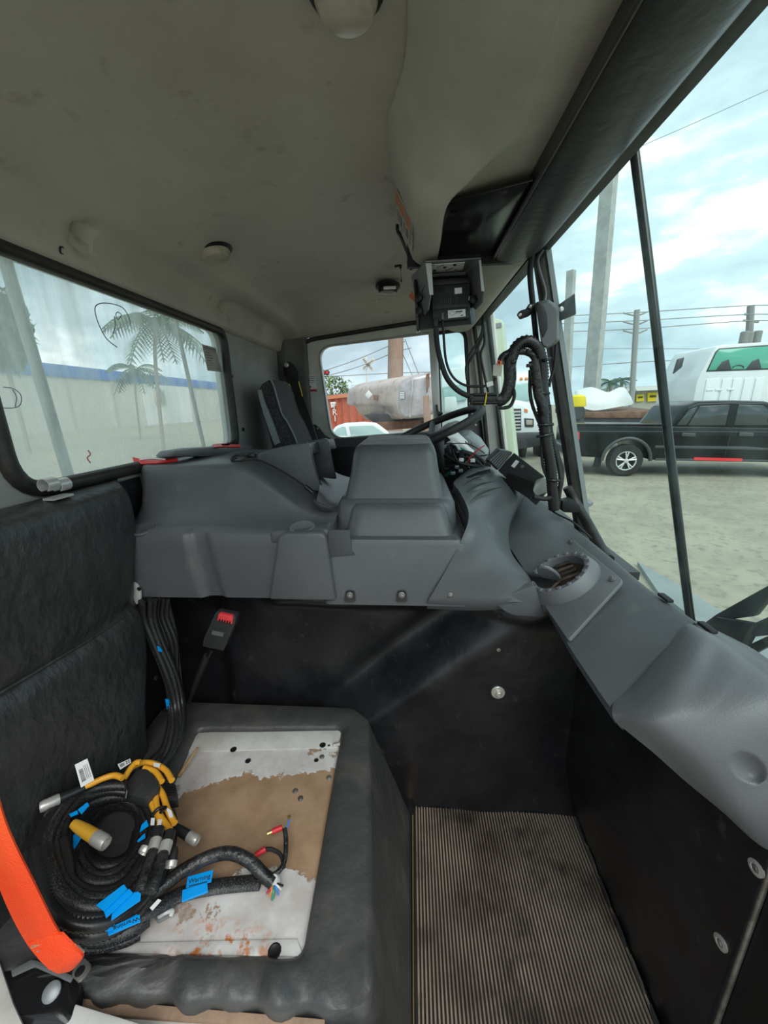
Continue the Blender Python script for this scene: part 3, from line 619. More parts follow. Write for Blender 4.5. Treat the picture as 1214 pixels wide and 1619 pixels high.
# corner order: far-left, far-right, near-right, near-left
def fine(pts, r, k=44):
    q = roundpoly(pts, r, 8); out = []
    for i in range(4):
        g = q[i*9:i*9+9]; nx_ = q[(i*9+9) % 36]; out += g; out += [g[-1].lerp(nx_, j/k) for j in range(1, k)]
    return out
inner = [P(312, 1152, Z=Z0), P(541, 1150, Z=Z0), P(478, 1512, Z=Z0), P(150, 1504, Z=Z0)]
outer_t = [V((-.69, .868, Z0)), V((-.118, .868, Z0)), V((-.050, .322, Z0)), V((-.69, .312, Z0))]
outer_f = [V((-.69, .875, .0)), V((-.008, .820, .0)), V((.004, .318, .0)), V((-.69, .300, .0))]
outer_f[1] = V((-.004, .830, 0))
rings = []
rings.append([p+V((0, 0, -.014)) for p in fine(inner, .02)])
rings.append([p+V((0, 0, -.004)) for p in fine(inner, .02)])
cen = V((-.36, .59, Z0))
inn2 = fine([cen+(p-cen)*1.03 for p in inner], .025); rings.append([p+V((0, 0, .002)) for p in inn2])
def mixr(A, B, t, dz): return [a.lerp(b, t)+V((0, 0, dz)) for a, b in zip(A, B)]
ot = fine(outer_t, .05); of = fine(outer_f, .03)
for t, dz in ((.3, .004), (.6, .003), (.85, .0)): rings.append(mixr(inn2, ot, t, dz))
rings.append([p+V((0, 0, -.004)) for p in ot])
for t in (.05, .12, .3, .6, .85, 1): 
    rings.append([V((a.x+(b.x-a.x)*t, a.y+(b.y-a.y)*t, Z0-.006-(Z0-.006)*t)) for a, b in zip(ot, of)])
def wrink(p):
    near = sstep(.44, .36, p.y)
    amp = .011*near*sstep(.2, .29, p.z)
    s = math.sin(p.x*95+p.y*40)*.6+math.sin(p.x*53-1.2)*.5
    return p+V((0, -amp*.6*s, amp*s+.0012*math.sin(p.x*61)*math.sin(p.y*47)))
rings = [[wrink(p) for p in r] for r in rings]
mk('vinyl_rim', *g_loft(rings, caps=False), 'vinyl_frame', sb, sharp=1.1)
# painted plate: procedural paint worn to brown board
pm = bpy.data.materials.new('worn_plate'); pm.use_nodes = True; nt = pm.node_tree; B = nt.nodes['Principled BSDF']; N = nt.nodes.new; L = nt.links.new
tc = N('ShaderNodeTexCoord'); sep = N('ShaderNodeSeparateXYZ'); L(tc.outputs['Object'], sep.inputs[0])
def noise(sc, det=6, ro=.65):
    n = N('ShaderNodeTexNoise'); n.inputs['Scale'].default_value = sc; n.inputs['Detail'].default_value = det; n.inputs['Roughness'].default_value = ro; L(tc.outputs['Object'], n.inputs['Vector']); return n.outputs['Fac']
def mth(op, a, b=None):
    m = N('ShaderNodeMath'); m.operation = op
    for i, q in enumerate((a, b)):
        if q is None: continue
        if isinstance(q, (int, float)): m.inputs[i].default_value = q
        else: L(q, m.inputs[i])
    return m.outputs[0]
def rng(v, a, b):
    m = N('ShaderNodeMapRange'); m.inputs['From Min'].default_value = a; m.inputs['From Max'].default_value = b; L(v, m.inputs['Value']); return m.outputs[0]
def mixc(f, a, b):
    m = N('ShaderNodeMix'); m.data_type = 'RGBA'; L(f, m.inputs[0])
    for i, q in ((6, a), (7, b)):
        if isinstance(q, tuple): m.inputs[i].default_value = (*q, 1)
        else: L(q, m.inputs[i])
    return m.outputs[2]
white = mixc(rng(noise(9), .42, .62), (.62, .61, .60), (.46, .42, .40))
spots = mth('MULTIPLY', rng(noise(26), .55, .59), rng(noise(5), .48, .54))
white = mixc(spots, white, (.30, .21, .14))
# brown bare patch: band across the plate with a ragged edge
yb = mth('ADD', sep.outputs['Y'], mth('MULTIPLY', mth('SUBTRACT', noise(7), .5), .16))
yb = mth('ADD', yb, mth('MULTIPLY', mth('ADD', sep.outputs['X'], .4), -.22))
m_hi = rng(mth('ADD', yb, mth('MULTIPLY', mth('SUBTRACT', noise(45), .5), .015)), .640, .637)
m_lo = rng(mth('ADD', yb, mth('MULTIPLY', mth('SUBTRACT', noise(45), .5), .03)), .437, .441)
brown = mixc(rng(noise(16), .4, .65), (.36, .235, .145), (.27, .165, .095))
c = mixc(mth('MULTIPLY', m_hi, m_lo), white, brown)
rust = mth('MULTIPLY', rng(noise(38), .50, .60), rng(mth('ADD', mth('POWER', mth('MULTIPLY', mth('ADD', sep.outputs['X'], .30), 9), 2), mth('POWER', mth('MULTIPLY', mth('SUBTRACT', sep.outputs['Y'], .375), 24), 2)), 1, .15))
c = mixc(rust, c, (.50, .15, .03))
L(c, B.inputs['Base Color']); B.inputs['Roughness'].default_value = .55
bu = N('ShaderNodeBump'); bu.inputs['Strength'].default_value = .4; bu.inputs['Distance'].default_value = .004; L(mth('MULTIPLY', m_hi, m_lo), bu.inputs['Height']); bu.invert = True; L(bu.outputs[0], B.inputs['Normal'])
MATS['worn_plate'] = pm
big = [cen+(p-cen)*1.06+V((0, 0, -.022)) for p in inner]
pl = prism('seat_plate', big, (0, 0, .010), 'worn_plate', sb)
ZP = Z0-.012
prism('plate_fold', [P(310, 1160, Z=ZP), P(541, 1156, Z=ZP), P(534, 1183, Z=ZP), P(296, 1190, Z=ZP)], (0, 0, .003), 'white_paint', pl, .001)
prism('plate_fold', [P(215, 1492, Z=ZP), P(470, 1486, Z=ZP), P(480, 1514, Z=ZP), P(150, 1508, Z=ZP)], (0, 0, .003), 'worn_plate', pl, .001)
for q, r in (((392, 1203), .005), ((369, 1185), .006), ((510, 1178), .006), ((434, 1504), .008), ((500, 1202), .004)):
    lathe('bolt_hole', [(r*1.3, 0), (r*1.3, .0006), (r, .0008), (r*.9, .0002)], P(*q, Z=ZP+.003), (0, 0, 1), 'black', pl, 12)
for q in ((467, 1251), (520, 1230), (520, 1180), (509, 1197), (475, 1263)):
    lathe('rivet', [(.006, 0), (.006, .0015), (.003, .003), (.001, .003)], P(*q, Z=ZP), (0, 0, 1), 'metal_dull', pl, 12)
tube('plate_bolt', [P(528, 1178, Z=.292), P(538, 1176, Z=.296)], .005, 'metal', pl, smooth=False)
tag(tube('wood_sliver', [P(282, 1228, Z=.293), P(295, 1208, Z=.302), P(313, 1182, Z=.306)], lambda t, i: .0045*(1-.4*t), 'wood', None), 'thin splinter of brown wood lying on the seat box rim', 'wood splinter')
tag(lathe('hex_bolt', [(.009, 0), (.009, .004), (.0065, .005), (.0065, .012), (.005, .014)], P(293, 1123, Y=.85), (0, -1, .5), 'metal', None, 6), 'loose hex bolt head at the rear corner of the seat box', 'bolt')
# seat back cushion
ct = []
ycol = [.04, .2, .36, .5, .62, .70]
def cush(y, z):
    # front surface of the leaning seat back
    x = -.660+.010*math.sin(y*9+z*3)+.016*sstep(.6, .75, z)
    x += .014*sstep(.68, .60, z)*1.2-.010*math.exp(-((z-.665)/.02)**2)
    x += .012*math.exp(-((z-.86)/.08)**2)
    return x
def yend(z): return .815-(.075*sstep(.62, .3, z))+.034*sstep(.70, .86, z)
rows = []
for z in (.295, .34, .42, .5, .57, .63, .66, .69, .75, .82, .88, .915):
    ye = yend(z); r = [V((cush(y, z), y*ye/.775, z)) for y in ycol]
    r += [V((cush(.74, z)-.006, ye*.955, z)), V((-.672, ye*.99, z)), V((-.683, ye, z)), V((-.696, ye*.995, z))]
    rows.append(r)
ye = yend(.93)
rows.append([V((p.x-.012, p.y, .936)) for p in rows[-1]]); rows.append([V((-.676 if p.x > -.676 else p.x, p.y, .945)) for p in rows[-1]]); rows.append([V((-.694, p.y, .940)) for p in rows[-1]])
sc = tag(patch('bench_cushion', rows, (-.004, 0, 0), 'vinyl_seat', None, 4), 'black crinkled vinyl seat back leaning on the rear wall', 'seat back')
tube('seam', [V((cush(y, .66)+.003, y*yend(.66)/.775, .66+.012*math.sin(y*6))) for y in (.05, .2, .36, .5, .62, .70)], .003, 'vinyl_seat', sc)
lathe('seat_screw', [(.006, 0), (.006, .003), (.003, .004)], P(246, 1072, X=-.62), (1, 0, 0), 'black', sc, 10)
# white metal lug at the end of the cover
wl = tag(prism('mounting_lug', roundpoly([P(*q, Y=.79) for q in ((196, 925), (202, 918), (216, 924), (222, 936), (222, 952), (207, 961))], .006, 3), (0, .006, 0), 'white_paint', None, .001), 'white painted metal lug at the lower corner of the engine cover', 'metal lug')
lathe('hole', [(.005, 0), (.005, .001), (.003, .0012)], P(220, 931, Y=.789), (0, -1, 0), 'black', wl, 10)
# spring clip on the seat back top
cl = thing('pipe_clip', 'pair of bright zinc clip loops on top of the seat back', 'clip', P(88, 768, X=-.655))
for px in (77, 97):
    o = P(px, 766, X=-.66); rr_ = .0125
    arc = [o+V((rr_*math.cos(a), 0, rr_*math.sin(a))) for a in [math.radians(-60+300*i/14) for i in range(15)]]
    vs, fs = [], []
    for p in arc:
        dd = (p-o).normalized(); vs += [p+V((0, -.011, 0)), p+V((0, .011, 0)), p+V((0, .011, 0))-dd*.0018, p+V((0, -.011, 0))-dd*.0018]
    for i in range(14):
        for k in range(4): fs.append((i*4+k, i*4+(k+1) % 4, i*4+4+(k+1) % 4, i*4+4+k))
    fs += [(0, 1, 2, 3), (56, 57, 58, 59)]
    mk('clip_loop', vs, fs, 'zinc', cl)
bb('clip_base', -.668, -.646, P(70, 775, X=-.66).y, P(104, 775, X=-.66).y, .944, .948, 'zinc', cl)
# ================================================================== BUCKLE AND BELTS
bk = thing('belt_buckle', 'black seat belt buckle with red release button on a stalk', 'belt buckle', P(300, 1110, Y=.85))
bx_ = (P(352, 970, Y=.80)-P(338, 1032, Y=.80)).normalized(); d_, s_, t_ = axes(bx_, (0, -1, .2))
bcn = P(345, 1001, Y=.80)
sv = -s_ if (-s_).x > 0 else s_
nb = V((0, -1, .15)).normalized()
bpoly = [P(*q, Y=.792) for q in ((341, 968), (373, 975), (372, 985), (353, 1029), (320, 1022), (322, 1010))]
hb = prism('housing', roundpoly(bpoly, .004, 3), (0, .022, 0), 'plastic_dark', bk, .004)
prism('release_button', roundpoly([P(*q, Y=.789) for q in ((346, 970), (368, 975), (367, 987), (343, 981))], .002, 3), (0, .01, 0), 'red_button', bk, .002)
for i in range(5): prism('button_ridge', [P(346.5+i*4, 979+i*.9, Y=.7878), P(348.5+i*4, 979.4+i*.9, Y=.7878), P(347.8+i*4, 983.2+i*.9, Y=.7878), P(345.8+i*4, 982.8+i*.9, Y=.7878)], (0, .002, 0), 'black', bk)
prism('moulded_text', [P(*q, Y=.7908) for q in ((336, 997), (354, 1001), (352, 1007), (334, 1003))], (0, .002, 0), 'box_grey', bk)
tube('strap_neck', [P(335, 1026, Y=.803), P(329, 1038, Y=.806), P(327, 1042, Y=.808)], .007, 'black_gloss', bk)
tube('sleeve', [P(328, 1036, Y=.806), P(318, 1060, Y=.81), P(308, 1085, Y=.825), P(299, 1108, Y=.84)], lambda t, i: .0125-.0035*t, 'rubber', bk, flatten=.7)
# orange belt
ob = thing('orange_belt', 'bright orange seat belt strap hanging at the doorway', 'seat belt', P(100, 1540, Z=.33))
L_ = [((-60, 1120), .40), ((-25, 1235), .385), ((0, 1330), .372), ((22, 1420), .362), ((42, 1490), .352), ((75, 1534), .335)]
R_ = [((0, 1130), .40), ((8, 1300), .385), ((52, 1385), .372), ((75, 1440), .362), ((98, 1488), .352), ((128, 1518), .335)]
L_ = [((-95, 1100), .298), ((-60, 1200), .298), ((-28, 1320), .298), ((5, 1420), .298), ((42, 1492), .298), ((78, 1534), .298)]
R_ = [((-55, 1060), .298), ((-22, 1180), .298), ((8, 1300), .298), ((55, 1400), .298), ((96, 1480), .298), ((128, 1512), .298)]
rows = [[P(*a, Y=ya), P((a[0]+b[0])/2, (a[1]+b[1])/2-2, Y=(ya+yb)/2-.003), P(*b, Y=yb)] for (a, ya), (b, yb) in zip(L_, R_)]
patch('strap', rows, (-.001, .0025, 0), 'orange_belt', ob, 6)
rows2 = [[P(a[0]+dx, a[1]+dy, Y=y) for dx, dy in ((0, 0), (22, -5), (44, -11))] for a, dx_, dy_, y in (((44, 1493), 0, 0, .347), ((66, 1524), 0, 0, .334), ((84, 1537), 0, 0, .332), ((100, 1538), 0, 0, .338), ((112, 1530), 0, 0, .344))]
patch('strap_fold', [[P(44, 1493, Y=0.295), P(70, 1480, Y=0.296), P(97, 1478, Y=0.296)], [P(64, 1520, Y=0.288), P(88, 1508, Y=0.288), P(118, 1500, Y=0.290)], [P(84, 1536, Y=0.286), P(105, 1527, Y=0.286), P(130, 1513, Y=0.290)], [P(92, 1540, Y=0.291), P(112, 1535, Y=0.293), P(127, 1521, Y=0.296)]], (0, .003, 0), 'orange_belt', ob, 6)
for k in range(3):
    prism('stitching', [P(a, b, Y=.293-.002*k) for a, b in ((48+k*9, 1496+k*8), (92+k*6, 1490+k*7), (93+k*6, 1494+k*7), (50+k*9, 1500+k*8))], (0, .001, 0), 'belt_stitch', ob)
ab = tag(prism('anchor_plate', roundpoly([P(*q, Z=.318) for q in ((112, 1542), (132, 1514), (146, 1528), (142, 1538), (126, 1558))], .006, 3), (0, 0, .004), 'metal_dull', None, .001), 'grey steel belt anchor plate at the foot of the orange strap', 'anchor plate')
lathe('hole', [(.006, 0), (.006, .001), (.004, .0012)], P(126, 1536, Z=.3225), (0, 0, 1), 'black', ab, 12)
tag(prism('belt_tongue', [P(*q, Z=.345) for q in ((106, 1484), (113, 1482), (135, 1505), (130, 1510))], (0, 0, .003), 'zinc', None, .001), 'shiny metal belt tongue behind the orange strap', 'belt tongue')
bc = thing('retractor_cover', 'glossy black belt retractor cover in the near seat corner', 'cover', P(70, 1565, Z=.31))
loft('shell', [roundpoly([P(*q, Z=z) for q in pts], .01, 4) for z, pts in ((.285, ((-30, 1560), (60, 1502), (135, 1560), (120, 1640), (-30, 1640))), (.300, ((-20, 1545), (60, 1512), (128, 1556), (110, 1620), (-20, 1630))), (.308, ((0, 1545), (58, 1522), (112, 1553), (95, 1600), (0, 1610))))], 'black_gloss', bc)
prism('shell_edge', [P(*q, Z=.312) for q in ((18, 1536), (50, 1519), (58, 1520), (118, 1545), (112, 1555), (55, 1530), (20, 1546))], (0, 0, .003), 'box_grey', bc, .001)
lathe('cover_cap', [(.011, 0), (.011, .004), (.008, .006)], P(83, 1568, Z=.310), (.2, -.5, 1), 'steel_grey', bc, 16)
# doorway sill and pillar, white paint
sl = tag(prism('door_sill_rail', [P(*q, Z=.300) for q in ((18, 1560), (30, 1559), (240, 1622), (240, 1660), (28, 1640))], (0, 0, -.05), 'white_paint', None, .003), 'white painted doorway rail in the lower left corner', 'rail')
tag(prism('door_pillar_foot', [P(*q, Z=.312) for q in ((-30, 1490), (0, 1520), (22, 1585), (40, 1625), (-40, 1640))], (0, 0, -.12), 'white_paint', None, .004), 'chipped white door pillar foot at the left edge', 'pillar')
tag(prism('sill_plate', [V((-.50, .306, .266)), V((.002, .316, .266)), V((.002, .24, .262)), V((-.50, .22, .262))], (0, 0, -.02), 'white_paint', None, .002), 'scratched white sill plate below the seat box rim', 'sill plate')
tag(prism('board_edge', [V((-.48, .318, .276)), V((-.12, .320, .276)), V((-.12, .312, .272)), V((-.48, .306, .272))], (0, 0, -.012), 'cork', None, .001), 'strip of brown fibre board under the near vinyl rim', 'board')
# ================================================================== CABLE BUNDLE AND COIL
cbn = thing('cable_bundle', 'bundle of black cables running down beside the seat back', 'cables', P(250, 1210, Z=.3))
path = [(238, 945, .80), (236, 975, .80), (250, 1015, .795), (268, 1062, .785), (278, 1110, .770), (277, 1150, .72), (266, 1185, .675), (240, 1213, .635)]
for i in range(9):
    a = 2*math.pi*i/9+.3; ra = .016 if i else 0
    pts = []
    for k, (px, py, y) in enumerate(path):
        p = P(px, py, Y=y); sw = .35*k
        pts.append(p+V((ra*math.cos(a+sw*.5), ra*math.sin(a+sw*.5), 0))*(1.25 if k in (0, 7) else .9)+V((random.uniform(-.002, .002), random.uniform(-.002, .002), 0)))
    if i % 3 == 0: corr('cable', pts, .0085, 'conduit', cbn, .007, 8)
    else: tube('cable', pts, random.uniform(.0055, .008), 'braid' if i % 2 else 'conduit', cbn, n=6)
for i in range(3):
    pts = [P(px+14+i*7, py, Y=y+.015) for px, py, y in path[:3]]+[P(px+6+i*3, py, Y=y+.02) for px, py, y in path[3:7]]
    tube('cable', pts, .006, 'conduit', cbn, n=6)
prism('blue_tag', [P(*q, Y=.757) for q in ((262, 1105), (267, 1105), (272, 1133), (267, 1134))], (0, -.002, 0), 'blue_label', cbn)
prism('blue_tag', [P(*q, Y=.775) for q in ((249, 1021), (253, 1023), (257, 1030), (251, 1029))], (0, -.002, 0), 'blue_label', cbn)
tube('zip_tie', [P(257, 1124, Y=.757), P(268, 1123, Y=.7535), P(282, 1121, Y=.757)], .003, 'black_gloss', cbn, n=4)
# coil
co = thing('cable_coil', 'coil of black braided cables with yellow leads and blue tags on the seat box', 'cable coil', P(165, 1350, Z=.30))
cc = V((165, 1352, 0))
ringpx = [(62, 1395), (55, 1345), (72, 1290), (115, 1250), (175, 1232), (232, 1245), (262, 1290), (258, 1350), (232, 1408), (185, 1452), (125, 1462), (82, 1435)]
def zc(px): return .438-.00034*(px-50)
def coil(f, dz, jit, r, m, cor=False, off=(0, 0)):
    pts = []
    for (px, py) in ringpx:
        q = (cc.x+(px-cc.x)*f+off[0]+random.uniform(-jit, jit), cc.y+(py-cc.y)*f+off[1]+random.uniform(-jit, jit))
        z = zc(q[0])+dz; p = P(q[0], q[1], Z=z)
        if p.x < -.635+r: p.x = -.635+r+random.uniform(0, .004)
        pts.append(p)
    return pts
specs = []
for i in range(9):
    f = 1.08-.078*i; k_ = (1-f)/.55; dome_ = -.022*((f-.86)/.25)**2
    specs.append((f, dome_+.004*(i % 2), 2.5, .0098 if i < 3 else .0092, i in (0, 1, 2, 5), (12*k_, -30*k_)))
    specs.append((f-.04, dome_-.026, 3, .0105, i == 1, (12*k_+3, -30*k_+2)))
    if i % 3 == 0: specs.append((f-.02, dome_-.055, 3, .012, 0, (12*k_, -30*k_)))
for f, dz, j, r, cr_, of_ in specs:
    pts = coil(f, dz, j, r, '', off=of_)
    if cr_: corr('cable_loop', pts+[pts[0]+V((.004, .002, .003)), pts[1]+V((.004, .0, .006))], r, 'conduit', co, .006, 9)
    else: tube('cable_loop', pts, r, 'braid', co, closed=True, n=5, seg=9)
# thick cable leaving the near side
tube('cable_tail', [P(90, 1462, Z=.345), P(150, 1482, Z=.325), P(205, 1470, Z=.318), P(232, 1452, Z=.312)], .013, 'braid', co, seg=9)
tube('cable_tail', [P(85, 1478, Z=.325), P(140, 1495, Z=.312), P(195, 1486, Z=.308), P(222, 1474, Z=.305)], .010, 'braid', co, seg=9)
# braided lead running right over the plate
tube('braided_lead', [P(205, 1452, Z=.335), P(245, 1436, Z=.322), P(290, 1413, Z=.308), P(340, 1402, Z=.303), P(385, 1397, Z=.303), P(412, 1395, Z=.305)], .013, 'braid', co, seg=10, flatten=.55)
tube('taped_lead', [P(205, 1430, Z=.345), P(250, 1406, Z=.335), P(290, 1376, Z=.335), P(330, 1355, Z=.34), P(365, 1349, Z=.34), P(395, 1362, Z=.33), P(415, 1382, Z=.315), P(432, 1396, Z=.306)], .0105, 'tape', co, seg=10)
tube('taped_lead', [P(418, 1391, Z=.308), P(440, 1378, Z=.308), P(450, 1360, Z=.310), P(452, 1330, Z=.315), P(450, 1310, Z=.32)], .0045, 'tape', co)
tube('wire', [P(449, 1372, Z=.308), P(444, 1352, Z=.308), P(430, 1343, Z=.306), P(418, 1343, Z=.304)], .0035, 'rubber', co)
for a, b in (((420, 1342), (404, 1352)), ((446, 1308), (430, 1315))):
    A, B_ = P(*a, Z=.306 if a[0] < 430 else .318), P(*b, Z=.302 if a[0] < 430 else .316)
    tube('crimp_sleeve', [A, B_], .0048, 'red_shrink', co, smooth=False)
    tube('crimp_ring', [B_, B_+(B_-A)*.45], .0038, 'brass', co, smooth=False)
tube('wire', [P(451, 1316, Z=.318), P(456, 1300, Z=.32), P(457, 1296, Z=.32)], .002, 'blue_wire', co)
lathe('ring_terminal', [(.004, 0), (.004, .0015), (.002, .0016)], P(457, 1292, Z=.32), (0, 0, 1), 'brass', co, 10)
for i, (mname, e) in enumerate((('green_wire', (432, 1420)), ('orange_wire', (426, 1418)), ('blue_wire', (440, 1414)), ('white_wire', (444, 1406)), ('green_wire', (430, 1423)), ('red_wire', (422, 1412)), ('rubber', (447, 1400)))):
    tube('wire', [P(430, 1395, Z=.306), P((430+e[0])/2+2, (1396+e[1])/2, Z=.308), P(*e, Z=.296)], .0018, mname, co, seg=6, n=4)
lathe('plastic_boot', [(.010, 0), (.010, .004), (.006, .010)], P(434, 1392, Z=.305), (.1, -.3, 1), 'clear_tab', co, 12)
# connectors
def plug(a, b, za, zb, r, m, tipm='metal', tip=.3, parent=co):
    A, B_ = P(*a, Z=za), P(*b, Z=zb); d = B_-A; Ln = d.length; dn = d.normalized()
    pb = lathe('connector', [(r*.65, 0), (r*.8, Ln*.12), (r*.95, Ln*.4), (r, Ln*.66)], A, dn, m, parent, 14)
    lathe('connector_nut', [(r*.9, Ln*.64), (r*1.08, Ln*.68), (r*1.08, Ln*.94), (r*.95, Ln), (r*.7, Ln), (r*.65, Ln*.9)], A, dn, tipm, pb, 14)
    return pb
plug((116, 1302), (168, 1334), .435, .425, .0100, 'yellow_plug')
plug((150, 1238), (63, 1277), .425, .44, .0088, 'conduit')
plug((272, 1305), (312, 1330), .345, .335, .0088, 'conduit')
plug((243, 1320), (226, 1350), .405, .40, .0085, 'conduit')
plug((276, 1340), (269, 1372), .395, .385, .0085, 'conduit')
# two in-line pairs heading down to the blue tags
for (s, e) in (((252, 1310), (222, 1412)), ((270, 1315), (238, 1412))):
    A, B_ = P(*s, Z=.41), P(*e, Z=.408); mid = A.lerp(B_, .28)
    tube('connector', [A, A.lerp(B_, .22)], .0085, 'conduit', co, smooth=False, seg=12)
    tube('connector_nut', [A.lerp(B_, .20), A.lerp(B_, .38)], .0095, 'metal', co, smooth=False, seg=12)
    corr('connector', [A.lerp(B_, .37), A.lerp(B_, .6), A.lerp(B_, .8)+V((0, 0, .002)), B_], .0095, 'tape', co, .012, 10)
# yellow leads
for pts, zz in ((((195, 1232), (212, 1208), (222, 1205)), .42), ((((135, 1244), (160, 1232), (180, 1226), (194, 1230))), .43), (((205, 1215), (225, 1206), (245, 1208), (262, 1218), (272, 1234)), .40), (((228, 1214), (245, 1220), (256, 1236)), .40), (((250, 1245), (258, 1258), (265, 1280), (276, 1302)), .385), (((236, 1258), (242, 1275), (252, 1295), (252, 1310)), .385), (((246, 1250), (247, 1272), (252, 1288), (268, 1312)), .388)):
    tube('yellow_lead', [P(a, b, Z=zz-.0002*i) for i, (a, b) in enumerate(pts)], .0055, 'yellow_cable', co, n=6)
# junction block
jp = roundpoly([P(*q, Z=.405) for q in ((199, 1238), (216, 1216), (232, 1214), (252, 1235), (250, 1246), (230, 1263), (200, 1255))], .006, 3)
jb = prism('junction_block', jp, (0, 0, -.024), 'box_grey', co, .003); MATS  # dark block
jb.data.materials[0] = MATS['plastic_dark']
lathe('block_boss', [(.006, 0), (.0055, .002), (.001, .0022)], P(224, 1238, Z=.405), (0, 0, 1), 'plastic_dark', jb, 12)
cbk = prism('connector_block', roundpoly([P(*q, Z=.378) for q in ((258, 1237), (278, 1240), (280, 1264), (262, 1266))], .003, 3), (0, 0, -.02), 'rubber', co, .002)
for i in range(4): prism('block_ridge', [P(264+i*.3, 1244+i*4, Z=.3785), P(276+i*.3, 1245+i*4, Z=.3785), P(276+i*.3, 1246.5+i*4, Z=.3785), P(264+i*.3, 1245.5+i*4, Z=.3785)], (0, 0, .0015), 'black_gloss', cbk)
tube('zip_tie', [P(240, 1289, Z=.392), P(250, 1279, Z=.398), P(262, 1277, Z=.392), P(254, 1284, Z=.40)], .003, 'black_gloss', co, n=4)
tube('zip_tie', [P(196, 1232, Z=.418), P(201, 1246, Z=.42), P(199, 1262, Z=.41)], .003, 'black_gloss', co, n=4)
# tags
def ptag(name, px4, z, m, parent=co, th=.0012, zs=None):
    q = [P(a, b, Z=(zs[i] if zs else z)) for i, (a, b) in enumerate(px4)]; nn = (q[1]-q[0]).cross(q[3]-q[0]).normalized()
    if nn.z < 0: nn = -nn
    return prism(name, q, nn*th, m, parent), q, nn
wt, q, nn = ptag('white_tag', ((118, 1209), (138, 1199), (149, 1233), (128, 1245)), 0, 'white_label', zs=(.475, .475, .435, .435))
g = lambda s, t: q[0].lerp(q[1], s).lerp(q[3].lerp(q[2], s), t)+nn*.0013
random.seed(3)
t = .28
while t < .82:
    h = random.choice((.012, .02, .03)); prism('bar_code', [g(.16, t), g(.48, t), g(.48, t+h), g(.16, t+h)], nn*.0003, 'ink', wt); t += h+random.choice((.014, .022))
for s in (.56, .68, .82): prism('printed_line', [g(s, .2), g(s+.05, .2), g(s+.05, .8), g(s, .8)], nn*.0003, 'ink_grey', wt)
wt2, q, nn = ptag('white_tag', ((186, 1209), (206, 1200), (207, 1206), (190, 1217)), .43, 'white_label')
g = lambda s, t: q[0].lerp(q[1], s).lerp(q[3].lerp(q[2], s), t)+nn*.0013
for i in range(6): prism('bar_code', [g(.12+i*.06, .2), g(.15+i*.06, .2), g(.15+i*.06, .8), g(.12+i*.06, .8)], nn*.0003, 'ink', wt2)
for i, j in ((.62, .2), (.62, .6), (.8, .2), (.8, .6)): prism('printed_block', [g(i, j), g(i+.1, j), g(i+.1, j+.25), g(i, j+.25)], nn*.0003, 'ink', wt2)
ptag('white_tag', ((262, 1276), (271, 1282), (274, 1292), (268, 1293)), .39, 'white_label')
ptag('white_tag', ((237, 1436), (250, 1422), (255, 1424), (241, 1440)), .385, 'white_label')
ptag('white_tag', ((243, 1206), (254, 1208), (252, 1214), (243, 1212)), .408, 'white_label')
for a in ((241, 1301), (252, 1303)): ptag('white_tag', ((a[0]-2, a[1]-7), (a[0]+4, a[1]-7), (a[0]+3, a[1]+4), (a[0]-3, a[1]+4)), .392, 'white_label')
for q4, z in ((((152, 1432), (196, 1399), (201, 1406), (164, 1441)), .420), (((163, 1437), (204, 1406), (210, 1412), (168, 1452)), .416), (((178, 1440), (216, 1409), (223, 1414), (222, 1424), (176, 1456)), .412), (((146, 1468), (183, 1454), (180, 1470), (168, 1473)), .392), (((170, 1472), (217, 1446), (222, 1458), (172, 1480)), .388),
              (((123, 1281), (138, 1269), (141, 1274), (129, 1288)), 0.432), (((109, 1288), (122, 1282), (124, 1287), (112, 1292)), .432), (((116, 1322), (134, 1304), (138, 1310), (116, 1346)), .40), (((224, 1305), (232, 1297), (235, 1306), (221, 1316)), .395), (((217, 1330), (229, 1318), (230, 1325), (218, 1332)), .39)):
    ptag('blue_tag', q4, z, 'blue_label')
bt1, q, nn = ptag('blue_tag', ((297, 1387), (337, 1376), (334, 1395), (294, 1405)), .322, 'blue_label')
text('printed_letters', 'Warning', (q[0]+q[1]+q[2]+q[3])/4+nn*.0014, q[1]-q[0], q[0]-q[3], .010, 'ink', bt1)
g = lambda s, t: q[0].lerp(q[1], s).lerp(q[3].lerp(q[2], s), t)+nn*.0013
for i in range(9): prism('printed_line', [g(.12+i*.08, .86), g(.18+i*.08, .86), g(.18+i*.08, .95), g(.12+i*.08, .95)], nn*.0003, 'ink', bt1)
ptag('blue_tag', ((289, 1410), (328, 1398), (329, 1411), (288, 1427)), .324, 'blue_label', th=.004)
bt2, q, nn = ptag('blue_tag', ((176, 1466), (221, 1447), (222, 1458), (180, 1474)), .392, 'blue_label')
text('printed_letters', 'Warning', (q[0]+q[1]+q[2]+q[3])/4+nn*.0014, q[0]-q[1], q[3]-q[0], .009, 'ink', bt2)
ct_ = thing('cable_clamp', 'grey plastic cable clamp lying on the plate by the coil', 'clamp', P(258, 1445, Z=.29))
prism('foot', [P(*q, Z=.292) for q in ((244, 1452), (262, 1440), (268, 1452), (250, 1462))], (0, 0, .006), 'steel_grey', ct_, .002)
tube('loop', [P(252, 1448, Z=.298), P(262, 1442, Z=.305), P(272, 1440, Z=.300), P(270, 1448, Z=.296)], .004, 'clear_tab', ct_)
